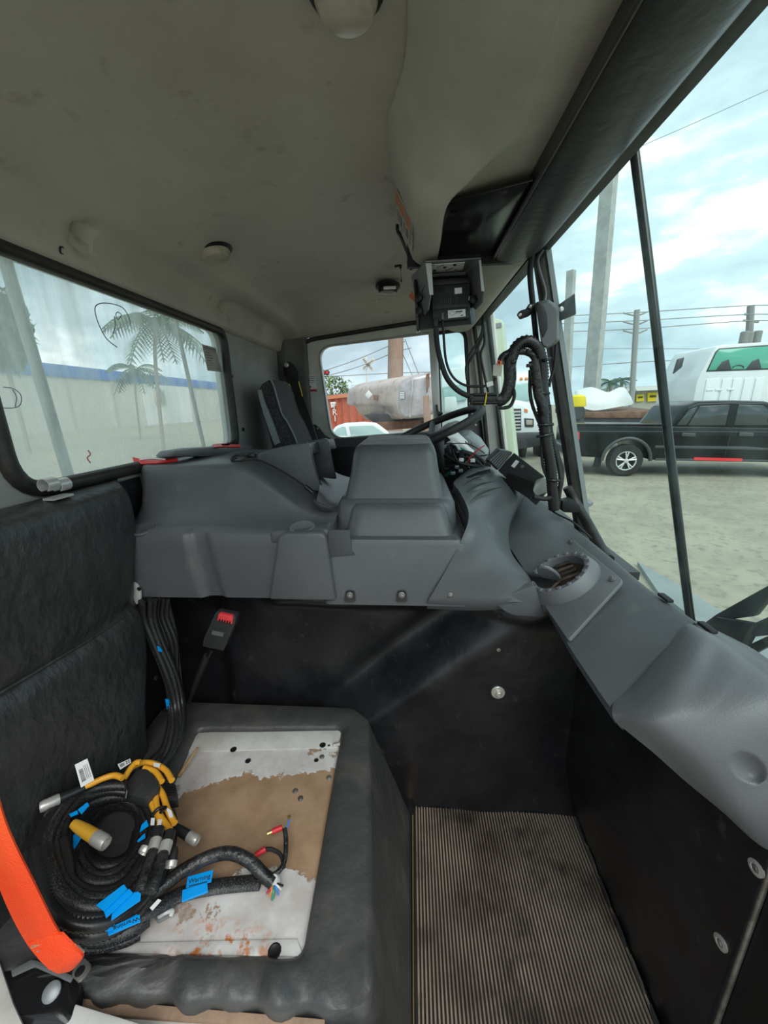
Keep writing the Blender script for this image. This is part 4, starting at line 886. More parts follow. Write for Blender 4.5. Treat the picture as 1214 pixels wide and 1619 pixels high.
# ================================================================== ITEMS ON THE COVER
r1 = thing('red_flag', 'red plastic piece with rolled white edge lying on the near end of the engine cover', 'plastic piece', P(245, 735, Y=.93), 'red pieces on the engine cover')
patch('sheet', [[P(210, 727, Y=.95), P(228, 730, Y=.95), P(250, 731, Y=.95), P(280, 728, Y=.96)], [P(213, 738, Y=.93), P(232, 737, Y=.925), P(252, 736, Y=.925), P(281, 732, Y=.935)]], (0, .004, -.004), 'red_plastic', r1, 4)
tube('rolled_edge', [P(222, 731, Y=.94), P(240, 729, Y=.94), P(262, 730.5, Y=.945)], .002, 'white_label', r1)
r2 = thing('red_rag', 'small crumpled red and white piece on the far end of the engine cover', 'plastic piece', P(358, 707, Y=1.15), 'red pieces on the engine cover')
patch('sheet', [[P(335, 706, Y=1.2), P(350, 704, Y=1.2), P(365, 705, Y=1.2), P(380, 706, Y=1.2)], [P(338, 710, Y=1.15), P(352, 709, Y=1.15), P(366, 709.5, Y=1.15), P(379, 709, Y=1.15)]], (0, .004, -.004), 'red_plastic', r2, 4)
prism('white_patch', [P(*q, Y=1.16) for q in ((350, 705.8), (364, 705.2), (363, 707.2), (352, 707.5))], (0, 0, .001), 'white_label', r2)
r1.location.z += .007; r2.location.z += .006
uc = thing('usb_cable', 'thin black cable with plug draped over the engine cover', 'cable', P(440, 745, Y=.95))
tube('cord', [P(386, 727, Y=.96), P(410, 728, Y=.955), P(440, 742, Y=.93), P(465, 757, Y=.915), P(484, 770, Y=.905), P(490, 775, Y=.90)], .0028, 'rubber', uc)
tube('plug', [P(483, 769, Y=.902), P(495, 779, Y=.898)], .006, 'black_gloss', uc, smooth=False)
tube('cord', [P(365, 727, Y=.97), P(372, 720, Y=.97), P(390, 722, Y=.97), P(380, 729, Y=.965), P(366, 728, Y=.965), P(375, 723, Y=.97)], .003, 'rubber', uc)
box('plug', P(398, 720, Y=.975), (.022, .02, .012), 'black_gloss', uc, .002)
# ================================================================== MONITOR
MY = 1.06
mo = thing('monitor', 'black monitor hanging face away in a grey slotted steel hood', 'monitor', P(710, 480, Y=MY))
Q = lambda px, py, y=MY: P(px, py, Y=y)
# hood: bent steel sheet open towards the camera
th = .0022
prism('hood_side', [Q(673, 416, 1.0), Q(682, 466, 1.0), Q(678, 490, 1.02), Q(672, 498, 1.06), Q(662, 490, 1.12), Q(651, 438, 1.12)], (-th, 0, 0), 'steel_grey', mo)
prism('hood_side', [Q(759, 411, 1.0), Q(764, 460, 1.0), Q(762, 478, 1.02), Q(752, 490, 1.06), Q(742, 482, 1.12), Q(735, 432, 1.12)], (th, 0, 0), 'steel_grey', mo)
prism('hood_top', [Q(673, 414.5, 1.0), Q(760, 409, 1.0), Q(737, 431, 1.12), Q(651, 437, 1.12)], (0, 0, th), 'steel_grey', mo)
prism('hood_back', [Q(651, 437, 1.118), Q(737, 431, 1.118), Q(738, 445, 1.118), Q(653, 450, 1.118)], (0, th, 0), 'steel_grey', mo)
prism('hood_lip', [Q(673, 416, .998), Q(682, 416, .998), Q(685, 466, .998), Q(679, 466, .998)], (0, th, 0), 'zinc', mo)
prism('hood_lip', [Q(757, 411, .998), Q(760, 411, .998), Q(766, 460, .998), Q(761, 460, .998)], (0, th, 0), 'zinc', mo)
for i in range(3):
    a = (668-i*.5, 433+i*11)
    prism('hood_slot', [Q(671-i*0+i*.4, 431+i*9, 1.018), Q(672.5+i*.4, 432.5+i*9, 1.018), Q(667+i*.4, 446+i*9, 1.055), Q(665.5+i*.4, 444.5+i*9, 1.055)], (.001, 0, 0), 'black', mo)
    prism('hood_slot', [Q(757.5+i*.3, 428+i*8.5, 1.02), Q(758.5+i*.3, 429.5+i*8.5, 1.02), Q(751+i*.3, 440+i*8, 1.06), Q(750+i*.3, 438.5+i*8, 1.06)], (-.001, 0, 0), 'zinc', mo)
hA, hB, hC = Q(673, 414.5, 1.0), Q(760, 409, 1.0), Q(651, 437, 1.12)
hN = (hB-hA).cross(hC-hA).normalized(); hN = -hN if hN.z > 0 else hN
HL = lambda px, py, d=.0015: PP(px, py, hA+hN*d, hN)
pls = prism('instruction_label', [HL(680, 418), HL(735, 414), HL(731, 427), HL(676, 431)], hN*.001, 'white_label', mo)
for q in ((687, 427), (703, 422), (719, 418)): lathe('label_screw', [(.004, 0), (.004, .002), (.002, .003)], HL(*q, .003), hN, 'black', pls, 10)
for a, b in (((690, 423), (701, 419)), ((704, 428), (716, 423)), ((680, 419.5), (687, 419)), ((718, 427), (724, 426.5))): tube('label_line', [HL(*a, .003), HL(*b, .003)], .0008, 'ink', pls, smooth=False, seg=4)
# housing
hs = prism('housing', [Q(682, 450, 1.055), Q(743, 446, 1.055), Q(744, 489, 1.055), Q(683, 495, 1.055)], (0, .03, 0), 'monitor', mo, .003)
loft('front_case', [[Q(*q, 1.065) for q in ((666, 492), (742, 488), (745, 512), (664, 521))], [Q(*q, 1.10) for q in ((655, 440), (748, 434), (752, 512), (658, 524))], [Q(*q, 1.125) for q in ((655, 440), (748, 434), (752, 512), (658, 524))]], 'black', mo)
prism('side_strip', [Q(654, 441, 1.075), Q(659, 441, 1.075), Q(665, 520, 1.075), Q(659, 523, 1.075)], (0, .05, 0), 'black_gloss', mo, .003)
prism('top_shade', [Q(682, 442, 1.05), Q(742, 438, 1.05), Q(743, 447, 1.05), Q(683, 452, 1.05)], (0, .03, 0), 'black', mo, .002)
for i in range(6):
    for j in range(2): box('vent_hole', Q(688.5+i*2.8, 456.5-i*.1+j*4, 1.0545), (.0028, .001, .0048), 'black_gloss', mo)
for i in range(8):
    for j in range(2):
        for k in range(2): box('vent_slot', Q(689+i*3+k*25.5, 470.5+j*9-i*.15-k*1.5, 1.0545), (.0022, .001, .0110), 'black_gloss', mo)
prism('white_sticker', [Q(718.5, 455.5, 1.0535), Q(730, 454.5, 1.0535), Q(730.5, 463.5, 1.0535), Q(719, 465, 1.0535)], (0, .001, 0), 'white_label', mo)
ml = prism('rating_label', [Q(708, 491, 1.048), Q(735.5, 488.5, 1.048), Q(736, 500, 1.048), Q(708.5, 503, 1.048)], (0, .002, 0), 'white_label', mo)
tube('label_logo', [Q(715+4*math.cos(a), 495.3+3.2*math.sin(a), 1.0475) for a in [2*math.pi*i/12 for i in range(12)]], .0004, 'ink_grey', ml, closed=True, seg=4, n=2)
prism('label_line', [Q(720, 492, 1.0475), Q(731, 491, 1.0475), Q(731, 493, 1.0475), Q(720, 494, 1.0475)], (0, .0003, 0), 'ink', ml)
prism('label_line', [Q(720, 495, 1.0475), Q(729, 494.3, 1.0475), Q(729, 495, 1.0475), Q(720, 495.8, 1.0475)], (0, .0003, 0), 'ink_grey', ml)
prism('label_line', [Q(728, 498, 1.0475), Q(732, 497.6, 1.0475), Q(732, 499, 1.0475), Q(728, 499.4, 1.0475)], (0, .0003, 0), 'ink', ml)
prism('back_step', [Q(684, 489, 1.05), Q(741, 485, 1.05), Q(742, 503, 1.05), Q(684, 509, 1.05)], (0, .02, 0), 'monitor', mo, .002)
for q in ((664, 471), (664, 492), (747, 474)): lathe('clamp_knob', [(.009, 0), (.010, .003), (.009, .008), (.006, .010)], Q(*q, 1.045), (-.5 if q[0] < 700 else .3, -1, 0), 'black', mo, 14)
for i in range(2): box('mount_stud', Q(742+i*4.5, 472, 1.045), (.004, .004, .009), 'metal', mo, .001)
prism('mount_arm', [Q(672, 410, 1.075), Q(700, 404, 1.075), Q(760, 400, 1.075), Q(760, 412, 1.075), Q(672, 420, 1.075)], (0, .02, 0), 'black', mo)
prism('mount_arm', [Q(697, 397, 1.08), Q(735, 396, 1.08), Q(735, 410, 1.08), Q(697, 412, 1.08)], (0, .02, 0), 'steel_grey', mo)
mc = thing('monitor_cable', 'pair of black cables looping down from the monitor to an inline connector', 'cable', Q(720, 600))
prism('plug', [Q(685, 502, 1.04), Q(693, 501, 1.04), Q(693, 516, 1.04), Q(686, 517, 1.04)], (0, .02, 0), 'monitor', mc, .003)
prism('plug', [Q(697, 494, 1.04), Q(702, 493.5, 1.04), Q(702, 505, 1.04), Q(698, 505.5, 1.04)], (0, .02, 0), 'box_grey', mc, .002)
tube('thick_cable', [Q(689, 512, 1.05), Q(690, 535, 1.05), Q(695, 565, 1.05), Q(706, 597, 1.05), Q(722, 616, 1.05), Q(738, 625, 1.05), Q(750, 628, 1.05)], .0068, 'rubber', mc, seg=10)
tube('thin_cable', [Q(700, 503, 1.05), Q(701, 525, 1.05), Q(705, 570, 1.05), Q(716, 596, 1.05), Q(735, 609, 1.05), Q(758, 611, 1.05), Q(775, 608, 1.05), Q(784, 598, 1.05)], .0032, 'rubber', mc)
prism('cable_flag', [Q(769, 605, 1.045), Q(779, 602, 1.045), Q(780, 609, 1.045), Q(770, 612, 1.045)], (0, .003, 0), 'white_label', mc)
# inline connector
ic = prism('inline_connector', [Q(744, 622, 1.04), Q(786, 622, 1.04), Q(786, 639, 1.04), Q(743, 641, 1.04)], (0, .03, 0), 'black_gloss', mc, .004)
for py in (624, 637): tube('connector_rail', [Q(748, py, 1.038), Q(785, py-.5, 1.038)], .004, 'black', mc, smooth=False)
tube('tie', [Q(769, 621, 1.037), Q(768, 630, 1.034), Q(766, 641, 1.037)], .002, 'yellow_ink', mc)
tube('sleeve', [Q(742, 629, 1.05), Q(750, 630, 1.05)], .011, 'rubber', mc, smooth=False)
# ================================================================== WIRING HARNESS ON THE CENTRE POST
H = 1.05
hn = thing('wiring_harness', 'thick corrugated wiring harness arching over and down the windshield post', 'wiring harness', P(880, 800, Y=H))
h = lambda px, py, y=H: P(px, py, Y=y)
corr('conduit', [h(876, 806), h(873, 770), h(870, 735), h(864, 700), h(859, 660), h(857, 620), h(858, 590), h(855, 565), h(848, 548), h(836, 540), h(824, 542), h(814, 552), h(808, 568)], .0155, 'conduit', hn, .0075, 14)
tube('taped_branch', [h(812, 555), h(806, 575), h(806, 600), h(801, 622), h(793, 632), h(786, 632)], .0155, 'tape', hn, seg=10)
tube('taped_branch', [h(848, 575), h(842, 562), h(830, 556), h(815, 556), h(800, 560), h(792, 568), h(795, 577)], .0085, 'tape', hn, seg=8)
tube('taped_branch', [h(844, 570, 1.035), h(848, 600, 1.035), h(852, 625, 1.035), h(862, 655, 1.035)], .013, 'tape', hn, seg=8)
tube('wire', [h(838, 585), h(838, 620), h(842, 642), h(852, 668)], .0045, 'rubber', hn)
tube('wire', [h(805, 600), h(813, 622), h(808, 640), h(797, 645), h(788, 644)], .0045, 'rubber', hn)
tube('wire', [h(862, 600, 1.08), h(866, 640, 1.08), h(870, 680, 1.08), h(880, 715, 1.08), h(888, 745, 1.08), h(884, 775, 1.06), h(866, 788, 1.04), h(843, 786, 1.03)], .0065, 'rubber', hn)
tube('wire', [h(868, 640, 1.06), h(872, 690, 1.06), h(882, 730, 1.06), h(886, 760, 1.05), h(882, 800, 1.05)], .0055, 'rubber', hn)
tube('wire', [h(858, 672), h(856, 700), h(858, 735), h(866, 758)], .004, 'rubber', hn)
tube('wire', [h(842, 395, 1.12), h(838, 430, 1.12), h(841, 470, 1.12), h(846, 520, 1.12), h(848, 545, 1.10)], .0075, 'rubber', hn)
tube('wire', [h(858, 395, 1.12), h(850, 415, 1.12), h(862, 460, 1.12), h(860, 480, 1.11)], .004, 'box_grey', hn)
tube('wire', [h(879, 545, 1.1), h(876, 580, 1.1), h(870, 600, 1.1), h(868, 612, 1.1)], .004, 'rubber', hn)
for (a, b) in (((850, 671), (874, 671)), ((848, 690), (874, 686)), ((857, 570), (870, 566)), ((846, 619), (868, 622)), ((866, 758), (884, 760))):
    tube('zip_tie', [h(*a, 1.035), h((a[0]+b[0])/2, (a[1]+b[1])/2+1, 1.028), h(*b, 1.035)], .004, 'black_gloss', hn, n=3)
prism('white_tag', [h(780, 577, 1.03), h(795, 575, 1.03), h(792, 595, 1.03), h(779, 594, 1.03)], (0, .002, 0), 'paper', hn)
for m, e in (('red_wire', (788, 570)), ('orange_wire', (792, 571))): tube('wire', [h(793, 575, 1.03), h(*e, 1.028), h(e[0]-2, e[1]+7, 1.029)], .0018, m, hn, seg=5)
for q in ((812, 572), (836, 578), (836, 555)): box('tie_head', h(*q, 1.03), (.012, .012, .008), 'black_gloss', hn, .002)
# small cables on the driver A pillar
pc = thing('pillar_cable', 'thin black cables tied along the driver side windshield pillar', 'cable', P(765, 540, Y=1.9))
for pts in (((763, 500), (762, 525), (752, 545), (742, 562), (737, 580), (738, 600)), ((763, 505), (766, 540), (760, 560), (765, 590), (772, 620)), ((764, 525), (756, 548), (740, 575))):
    tube('cord', [P(a, b, Y=1.92) for a, b in pts], .006, 'rubber', pc)
# small box module with brackets on the post
md = thing('post_module', 'grey control box clamped to the windshield centre post', 'control box', P(865, 515, Y=1.08))
k = lambda px, py, y=1.075: P(px, py, Y=y)
loft('housing', [roundpoly([k(*q, y) for q in pts], .006, 3) for y, pts in ((1.045, ((852, 482), (868, 478), (880, 490), (880, 535), (868, 549), (858, 545))), (1.06, ((848, 478), (866, 473), (884, 484), (884, 540), (866, 552), (856, 548))), (1.11, ((846, 478), (866, 473), (884, 484), (884, 540), (866, 552), (856, 548))))], 'box_grey', md)
prism('front_cover', roundpoly([k(*q, 1.046) for q in ((847, 484), (858, 482), (864, 498), (865, 520), (858, 535), (852, 520))], .004, 3), (0, -.004, 0), 'black', md, .001)
prism('bracket', roundpoly([k(*q, 1.09) for q in ((880, 484), (909, 463), (911, 497), (884, 508))], .003, 2), (0, .004, 0), 'black_gloss', md, .001)
lathe('bracket_bolt', [(.006, 0), (.006, .002), (.004, .003), (.004, .006)], k(887, 489, 1.088), (0, -1, 0), 'metal', md, 10)
prism('bracket', roundpoly([k(*q, 1.09) for q in ((817, 497), (822, 491), (832, 488), (836, 480), (845, 480), (845, 492), (836, 500), (822, 505))], .004, 3), (0, .005, 0), 'black', md, .001)
for q in ((822, 498), (838, 485)): lathe('bracket_bolt', [(.004, 0), (.004, .002), (.002, .003)], k(*q, 1.088), (0, -1, 0), 'metal', md, 10)
# ================================================================== ELECTRONICS ON THE DASH
rb = thing('radio_unit', 'black radio module propped on the dash hump', 'radio', P(820, 760, Y=1.22))
fA, fB, fC, fD = P(786, 743, Y=1.22), P(812, 715, Y=1.22), P(866, 757, Y=1.10), P(838, 791, Y=1.10)
fN = (fB-fA).cross(fD-fA).normalized(); fN = fN if fN.dot(EYE-fA) > 0 else -fN
prism('case', [fA, fB, fC, fD], -fN*.05, 'plastic_dark', rb, .004)
FP = lambda px, py, d=.001: PP(px, py, fA+fN*d, fN)
prism('faceplate', [FP(*q) for q in ((803, 748), (849, 764), (837, 789), (797, 764))], fN*.002, 'black', rb, .001)
prism('glass_plug', [P(*q, Y=1.09) for q in ((846, 765), (862, 757), (869, 762), (866, 778), (848, 785), (842, 776))], (.01, .03, .005), 'clear_tab', rb, .003)
prism('white_label', [FP(*q, .003) for q in ((808, 737), (816, 727), (821, 730), (813, 740))], fN*.001, 'white_label', rb)
lathe('socket', [(.006, 0), (.006, .002), (.003, .002)], FP(826, 738, .001), fN, 'metal_dull', rb, 12)
prism('fin_block', [P(*q, Y=1.225) for q in ((772, 728), (790, 711), (811, 715), (786, 744))], (0.0, .05, .0), 'plastic_dark', rb, .003)
for i in range(6): prism('heat_fin', [P(*q, Y=1.215) for q in ((774+i*2.6, 728+i*2.6), (792+i*3.2, 712+i*.8), (794+i*3.2, 713+i*.8), (776+i*2.6, 730+i*2.6))], (0, .012, 0), 'box_grey', rb)
ic_ = thing('instrument_cluster', 'pale grey instrument housing lying open behind the tower', 'instrument housing', P(740, 705, Y=1.5))
prism('back_shell', [P(*q, Y=1.48) for q in ((723, 692), (738, 688), (757, 702), (772, 724), (758, 738), (740, 722))], (.02, .08, .02), 'grey_trim', ic_, .008)
prism('plate', [P(*q, Y=1.46) for q in ((706, 690), (720, 692), (748, 718), (744, 722), (716, 700))], (.01, .02, .02), 'white_label', ic_, .002)
for i in range(4): prism('rib', [P(728+i*5, 699+i*2, Y=1.47), P(731+i*5, 696+i*2, Y=1.47), P(737+i*5, 703+i*2, Y=1.47), P(734+i*5, 706+i*2, Y=1.47)], (0, .01, .006), 'steel_grey', ic_)
wr = thing('loose_wiring', 'tangle of loose dash wires and plugs beside the tower', 'wires', P(730, 745, Y=1.4))
random.seed(11)
for i in range(26):
    a = (random.uniform(702, 716), random.uniform(700, 756)); b = (random.uniform(725, 772), random.uniform(715, 748)); mdp = ((a[0]+b[0])/2+random.uniform(-12, 12), (a[1]+b[1])/2-random.uniform(-10, 20))
    y = random.uniform(1.34, 1.46)
    tube('wire', [P(*a, Y=y), P(*mdp, Y=y-.03), P(*b, Y=y+random.uniform(-.03, .03))], random.choice((.002, .003, .004, .006)), random.choice(('rubber', 'rubber', 'rubber', 'black_gloss', 'rubber', 'green_wire', 'red_wire', 'rubber', 'white_wire') if i % 2 else ('rubber',)), wr, seg=6, n=5)
tube('wire', [P(702, 722, Y=1.38), P(718, 715, Y=1.37), P(740, 716, Y=1.36), P(757, 724, Y=1.35), P(766, 733, Y=1.34)], .007, 'rubber', wr)
tube('wire', [P(735, 740, Y=1.33), P(742, 725, Y=1.33), P(755, 712, Y=1.33), P(766, 704, Y=1.34)], .002, 'red_wire', wr)
for q in ((729, 727), (747, 728), (722, 738), (728, 744), (716, 748)): box('plug', P(*q, Y=1.33), (.016, .014, .012), 'white_label' if q[0] > 725 and q[1] < 730 else 'steel_grey', wr, .002)
prism('black_backing', [P(*q, Y=1.50) for q in ((703, 690), (722, 690), (775, 735), (770, 760), (715, 775), (703, 770))], (0, .02, 0), 'black', wr)
# ================================================================== STEERING WHEEL
swc = V((.075, 1.70, .985)); sn = V((-.39, -.06, .92)).normalized()
sw = thing('steering_wheel', 'black steering wheel seen edge-on behind the tower', 'steering wheel', swc-sn*.2)
_, sx, sy = axes(sn)
tube('rim', [swc+sx*(.235*math.cos(a))+sy*(.235*math.sin(a)) for a in [2*math.pi*i/36 for i in range(36)]], .0165, 'rubber', sw, closed=True, n=2, seg=12)
lathe('hub', [(.075, -.03), (.08, -.02), (.07, .0), (.03, .006)], swc-sn*.02, sn, 'plastic_dark', sw)
for a in (.3, math.pi-.3, -math.pi/2): tube('spoke', [swc-sn*.02, swc+(sx*math.cos(a)+sy*math.sin(a))*.12-sn*.012, swc+(sx*math.cos(a)+sy*math.sin(a))*.232], .014, 'rubber', sw, n=4)
tube('column', [swc-sn*.04, swc-sn*.2, swc-sn*.45], .045, 'plastic_dark', sw, n=3, seg=14)
tube('column_shroud', [P(700, 688, Y=1.62), P(712, 680, Y=1.62), P(724, 676, Y=1.64)], .03, 'grey_trim', sw)
# ================================================================== DRIVER SEAT
ds_ = thing('bucket_seat', 'driver seat with dark grey woven fabric backrest and plastic side trim', 'seat', (-.45, 1.72, 0))
def dsk(pts, y): return [P(a, b, Y=y) for a, b in pts]
side = ((408, 612), (416, 604), (428, 600), (440, 640), (452, 668), (470, 710), (476, 760), (440, 760), (425, 690), (412, 645))
prof_ = [(408, 618), (414, 606), (424, 600.5), (430, 612), (436, 634), (443, 656), (452, 670), (462, 690), (472, 715), (478, 770), (440, 770), (430, 705), (416, 655)]
a_ = [P(u, v, Y=1.62) for u, v in prof_]
cenp = sum(a_, V())/len(a_)
def sc_(k, y): return [V((cenp.x+(p.x-cenp.x)*k, y, cenp.z+(p.z-cenp.z)*k)) for p in a_]
loft('backrest', [sc_(.90, 1.615), sc_(.985, 1.62), sc_(1, 1.64), sc_(.99, 1.86), sc_(.96, 1.90), sc_(.9, 1.91)], 'fabric', ds_)
fp = [(426, 601), (431, 613), (437, 634), (444, 656), (452, 668), (463, 690), (473, 716)]
rows = [[P(u, v, Y=1.62)+V((.006-.02*k*k, dy, .004-.012*k*k)) for dy, k in ((.010, 0), (.03, 0), (.13, 0), (.23, .4), (.275, 1))] for u, v in fp]
patch('front_cushion', rows, (-.012, 0, -.004), 'fabric_light', ds_, 5)
tube('piping', [P(u, v, Y=1.614)+V((.006, 0, .002)) for u, v in fp], .0035, 'grey_trim', ds_)
patch('side_trim', [[P(407, 617, Y=1.608), P(413, 616, Y=1.608)], [P(411, 635, Y=1.606), P(418, 634, Y=1.606)], [P(421, 668, Y=1.606), P(430, 664, Y=1.606)], [P(434, 704, Y=1.606), P(443, 700, Y=1.606)]], (0, .012, 0), 'grey_trim', ds_, 5)
loft('seat_cushion', [rrect(-.52, .0, 1.49, 1.98, .50, .08), rrect(-.52, .0, 1.48, 1.99, .54, .08), rrect(-.52, 0, 1.48, 1.99, .60, .08), rrect(-.50, -.02, 1.5, 1.97, .63, .08)], 'fabric', ds_)
loft('pedestal', [rrect(-.45, -.1, 1.55, 1.92, .0, .04), rrect(-.42, -.12, 1.58, 1.9, .50, .04)], 'plastic_dark', ds_)
# driver belt
db = thing('driver_belt', 'black driver seat belt hanging from a pillar anchor', 'seat belt', P(480, 700, Y=2.06))
prism('anchor_cover', roundpoly([P(*q, Y=2.06) for q in ((448, 576), (454, 571), (460, 573), (470, 590), (466, 600), (448, 596))], .012, 3), (0, .03, 0), 'black', db, .004)
lathe('anchor_bolt', [(.012, 0), (.012, .004), (.006, .006)], P(453, 577, Y=2.058), (0, -1, 0), 'metal', db, 12)
patch('strap', [[P(450, 594, Y=2.06), P(470, 590, Y=2.06)], [P(458, 618, Y=2.05), P(477, 620, Y=2.05)], [P(468, 640, Y=2.03), P(488, 652, Y=2.03)], [P(482, 672, Y=2.0), P(500, 690, Y=2.0)], [P(488, 700, Y=1.98), P(510, 725, Y=1.98)]], (0, .012, 0), 'rubber', db, 5)
for pts in (((472, 603), (475, 615), (478, 627)), ((457, 607), (461, 618), (465, 628))): tube('yellow_edge', [P(a, b, Y=2.04) for a, b in pts], .003, 'yellow_ink', db)
# thin lamp cord and gasket clips by the overhead console
oc2 = thing('hanging_cord', 'thin black cord and clip hanging beside the overhead console', 'cord', P(635, 400, Y=1.25))
tube('cord', [P(628, 356, Y=1.05), P(629, 366, Y=1.05), P(638, 385, Y=1.12), P(650, 415, Y=1.2)], .004, 'black', oc2)
tube('cord', [P(632, 367, Y=1.06), P(641, 390, Y=1.12), P(648, 414, Y=1.2)], .002, 'black', oc2)
tube('plug', [P(648, 412, Y=1.19), P(653, 424, Y=1.2)], .010, 'black', oc2)
hk = thing('ceiling_hook', 'small black hook and chain hanging from the headliner by the driver dome light', 'hook', P(630, 421, Z=1.55))
tube('hook', [P(625, 421, Z=1.545), P(633, 420, Z=1.54), P(633, 424, Z=1.535)], .004, 'black', hk)
tube('chain', [P(633, 423, Z=1.535), P(634, 440, Y=1.52), P(635, 446, Y=1.52)], .002, 'black_gloss', hk)
tag(prism('caution_diamond', [P(*q, Y=1.30) for q in ((646, 468), (651, 460), (657, 470), (657, 480))], (0, .001, 0), 'orange_ink'), 'small orange and white sticker tag behind the monitor edge', 'sticker')
# post foot block beside the windshield
tag(prism('rubber_block', roundpoly([P(*q, Y=1.07) for q in ((889, 793), (905, 789), (917, 800), (914, 811), (890, 810))], .004, 3), (0, .03, 0), 'black', None, .002), 'small black block at the foot of the windshield post', 'block')
tag(tube('dash_lead', [P(873, 808, Y=1.05), P(885, 815, Y=1.02), P(905, 825, Y=.98), P(925, 842, Y=.95), P(935, 852, Y=.93)], .0025, 'rubber', None), 'thin black lead lying on the ledge behind the dashboard', 'cord')
# ================================================================== EXTERIOR FITTINGS OF THE CAB
br_ = thing('windshield_bar', 'black vertical bar standing outside the passenger windshield', 'bar', P(1092, 985, X=.53))
tube('rod', [P(1000, 218, X=.385), P(1028, 440, X=.425), P(1055, 680, X=.475), P(1080, 890, X=.525), P(1094, 1000, X=.555)], .0078, 'black_gloss', br_, seg=10)
wp = thing('wiper', 'black wiper arms resting low outside the windshield', 'wiper', P(1160, 985, X=.58))
prism('arm', [P(*q, X=.60) for q in ((1112, 985), (1130, 972), (1214, 925), (1330, 850), (1330, 880), (1214, 945), (1190, 975))], (.012, 0, .004), 'black', wp, .003)
prism('arm', [P(*q, X=.60) for q in ((1130, 985), (1180, 990), (1214, 975), (1330, 935), (1330, 965), (1214, 1005), (1165, 1010))], (.012, 0, .004), 'black', wp, .003)
prism('pivot', [P(*q, X=.59) for q in ((1110, 985), (1130, 975), (1190, 985), (1165, 1030), (1140, 1020))], (.02, 0, .0), 'black', wp, .004)
pv = P(1140, 1003, X=.60); tube('spindle', [pv, V((.575, pv.y, pv.z-.05)), V((.555, pv.y-.01, .63))], .012, 'black', wp)
prism('blade', [P(*q, X=.615) for q in ((1160, 1030), (1214, 1005), (1330, 960), (1330, 985), (1214, 1022), (1180, 1040))], (.01, 0, .004), 'rubber', wp, .002)
mi = thing('side_mirror', 'pale green backed side mirror outside the driver windshield corner', 'mirror', P(815, 740, Y=2.45))
prism('mirror_back', roundpoly([P(*q, Y=2.4) for q in ((771, 505), (792, 502), (821, 770), (798, 770))], [.03, .04, .02, .02], 4), (.03, .05, 0), 'mirror_green' if 'mirror_green' in MATS else 'door_white', mi, .006)
tube('mirror_arm', [P(800, 745, Y=2.40), P(803, 755, Y=2.25), P(806, 760, Y=2.08)], .012, 'black', mi)
prism('blue_band', [P(*q, Y=2.395) for q in ((773, 513), (792.5, 510), (793.5, 517), (774, 520))], (0, .004, 0), 'steel_grey', mi)
tag(prism('ledge_flap', [P(*q, Y=1.25) for q in ((917, 788), (933, 797), (930, 802), (918, 808))], (.02, .02, 0), 'steel_grey'), 'grey rubber flap outside the lower windshield corner', 'flap')
# vertical rails behind the rear window
for (a, b, wd, lab) in (((10, 418), (108, 752), .016, 'grey steel upright behind the near side of the rear window'), ((276, 500), (322, 705), .010, 'thin grey steel upright behind the far side of the rear window')):
    tag(tube('rear_upright', [P(*a, X=-.90)*1.0+V((0, 0, .3)), P(*a, X=-.90), P(*b, X=-.90), P(*b, X=-.90)+V((0, P(*b, X=-.90).y-P(*a, X=-.90).y, -1.53))*1.0], wd*.8, 'steel_grey', smooth=False), lab, 'upright', 'uprights behind the rear window')
# ================================================================== OUTSIDE
ZG = -.58
mat('asphalt', (.36, .325, .245), .9, c2=(.29, .262, .20), scale=1.4, mix=(.42, .6), bump=.3, bscale=9, c3=(.18, .17, .14), s3=11, m3=(.52, .7), detail=9)
mat('concrete_kerb', (.27, .30, .295), .85, c2=(.23, .26, .255), scale=2)
mat('car_black', (.004, .005, .006), .22, spec=.3)
mat('car_glass', (.035, .045, .047), .08, spec=.9)
mat('car_trim', (.05, .055, .058), .35)
mat('alloy', (.72, .72, .70), .3, .6)
mat('tyre', (.018, .018, .018), .8)
mat('car_white', (.75, .78, .79), .25, coat=.4)
mat('glass_green', (.10, .42, .30), .1, spec=.8)
mat('glass_pale', (.35, .5, .48), .1, spec=.8)
mat('rust', (.13, .065, .04), .85, c2=(.22, .12, .075), scale=4)
mat('bumper_white', (.72, .74, .73), .5)
mat('yellow_sign', (.85, .65, .01), .6)
mat('stucco', (.46, .44, .38), .9)
mat('roof_white', (.72, .73, .70), .7)
mat('concrete_pole', (.44, .46, .44), .85, c2=(.36, .37, .35), scale=3)
mat('wood_pole', (.36, .25, .19), .9, c2=(.28, .19, .14), scale=6, stretch=(4, 4, .3))
mat('grey_pole', (.30, .30, .29), .8)
mat('tank', (.50, .42, .38), .45, c2=(.38, .32, .28), scale=1.6, c3=(.24, .17, .13), s3=4, m3=(.56, .72))
mat('tank_metal', (.55, .54, .54), .35, .5, c2=(.36, .34, .34), scale=2)
mat('container', (.58, .15, .085), .6, c2=(.48, .115, .06), scale=3)
mat('container_top', (.72, .26, .13), .6)
mat('leaf', (.16, .26, .03), .6, c2=(.07, .14, .02), scale=6)
mat('palm', (.06, .13, .075), .6, c2=(.03, .08, .05), scale=4)
mat('trunk', (.3, .27, .23), .9)
mat('wall_cream', (.60, .58, .52), .9, c2=(.55, .52, .47), scale=.3)
mat('blue_paint', (.04, .14, .48), .6, c2=(.06, .2, .55), scale=1)
mat('mirror_green', (.52, .60, .46), .45)
mat('signal_red', (.7, .02, .03), .4)
mat('chassis', (.04, .04, .045), .5)
for o_ in bpy.data.objects:
    if o_.name.startswith('mirror_back'): o_.data.materials[0] = MATS['mirror_green']
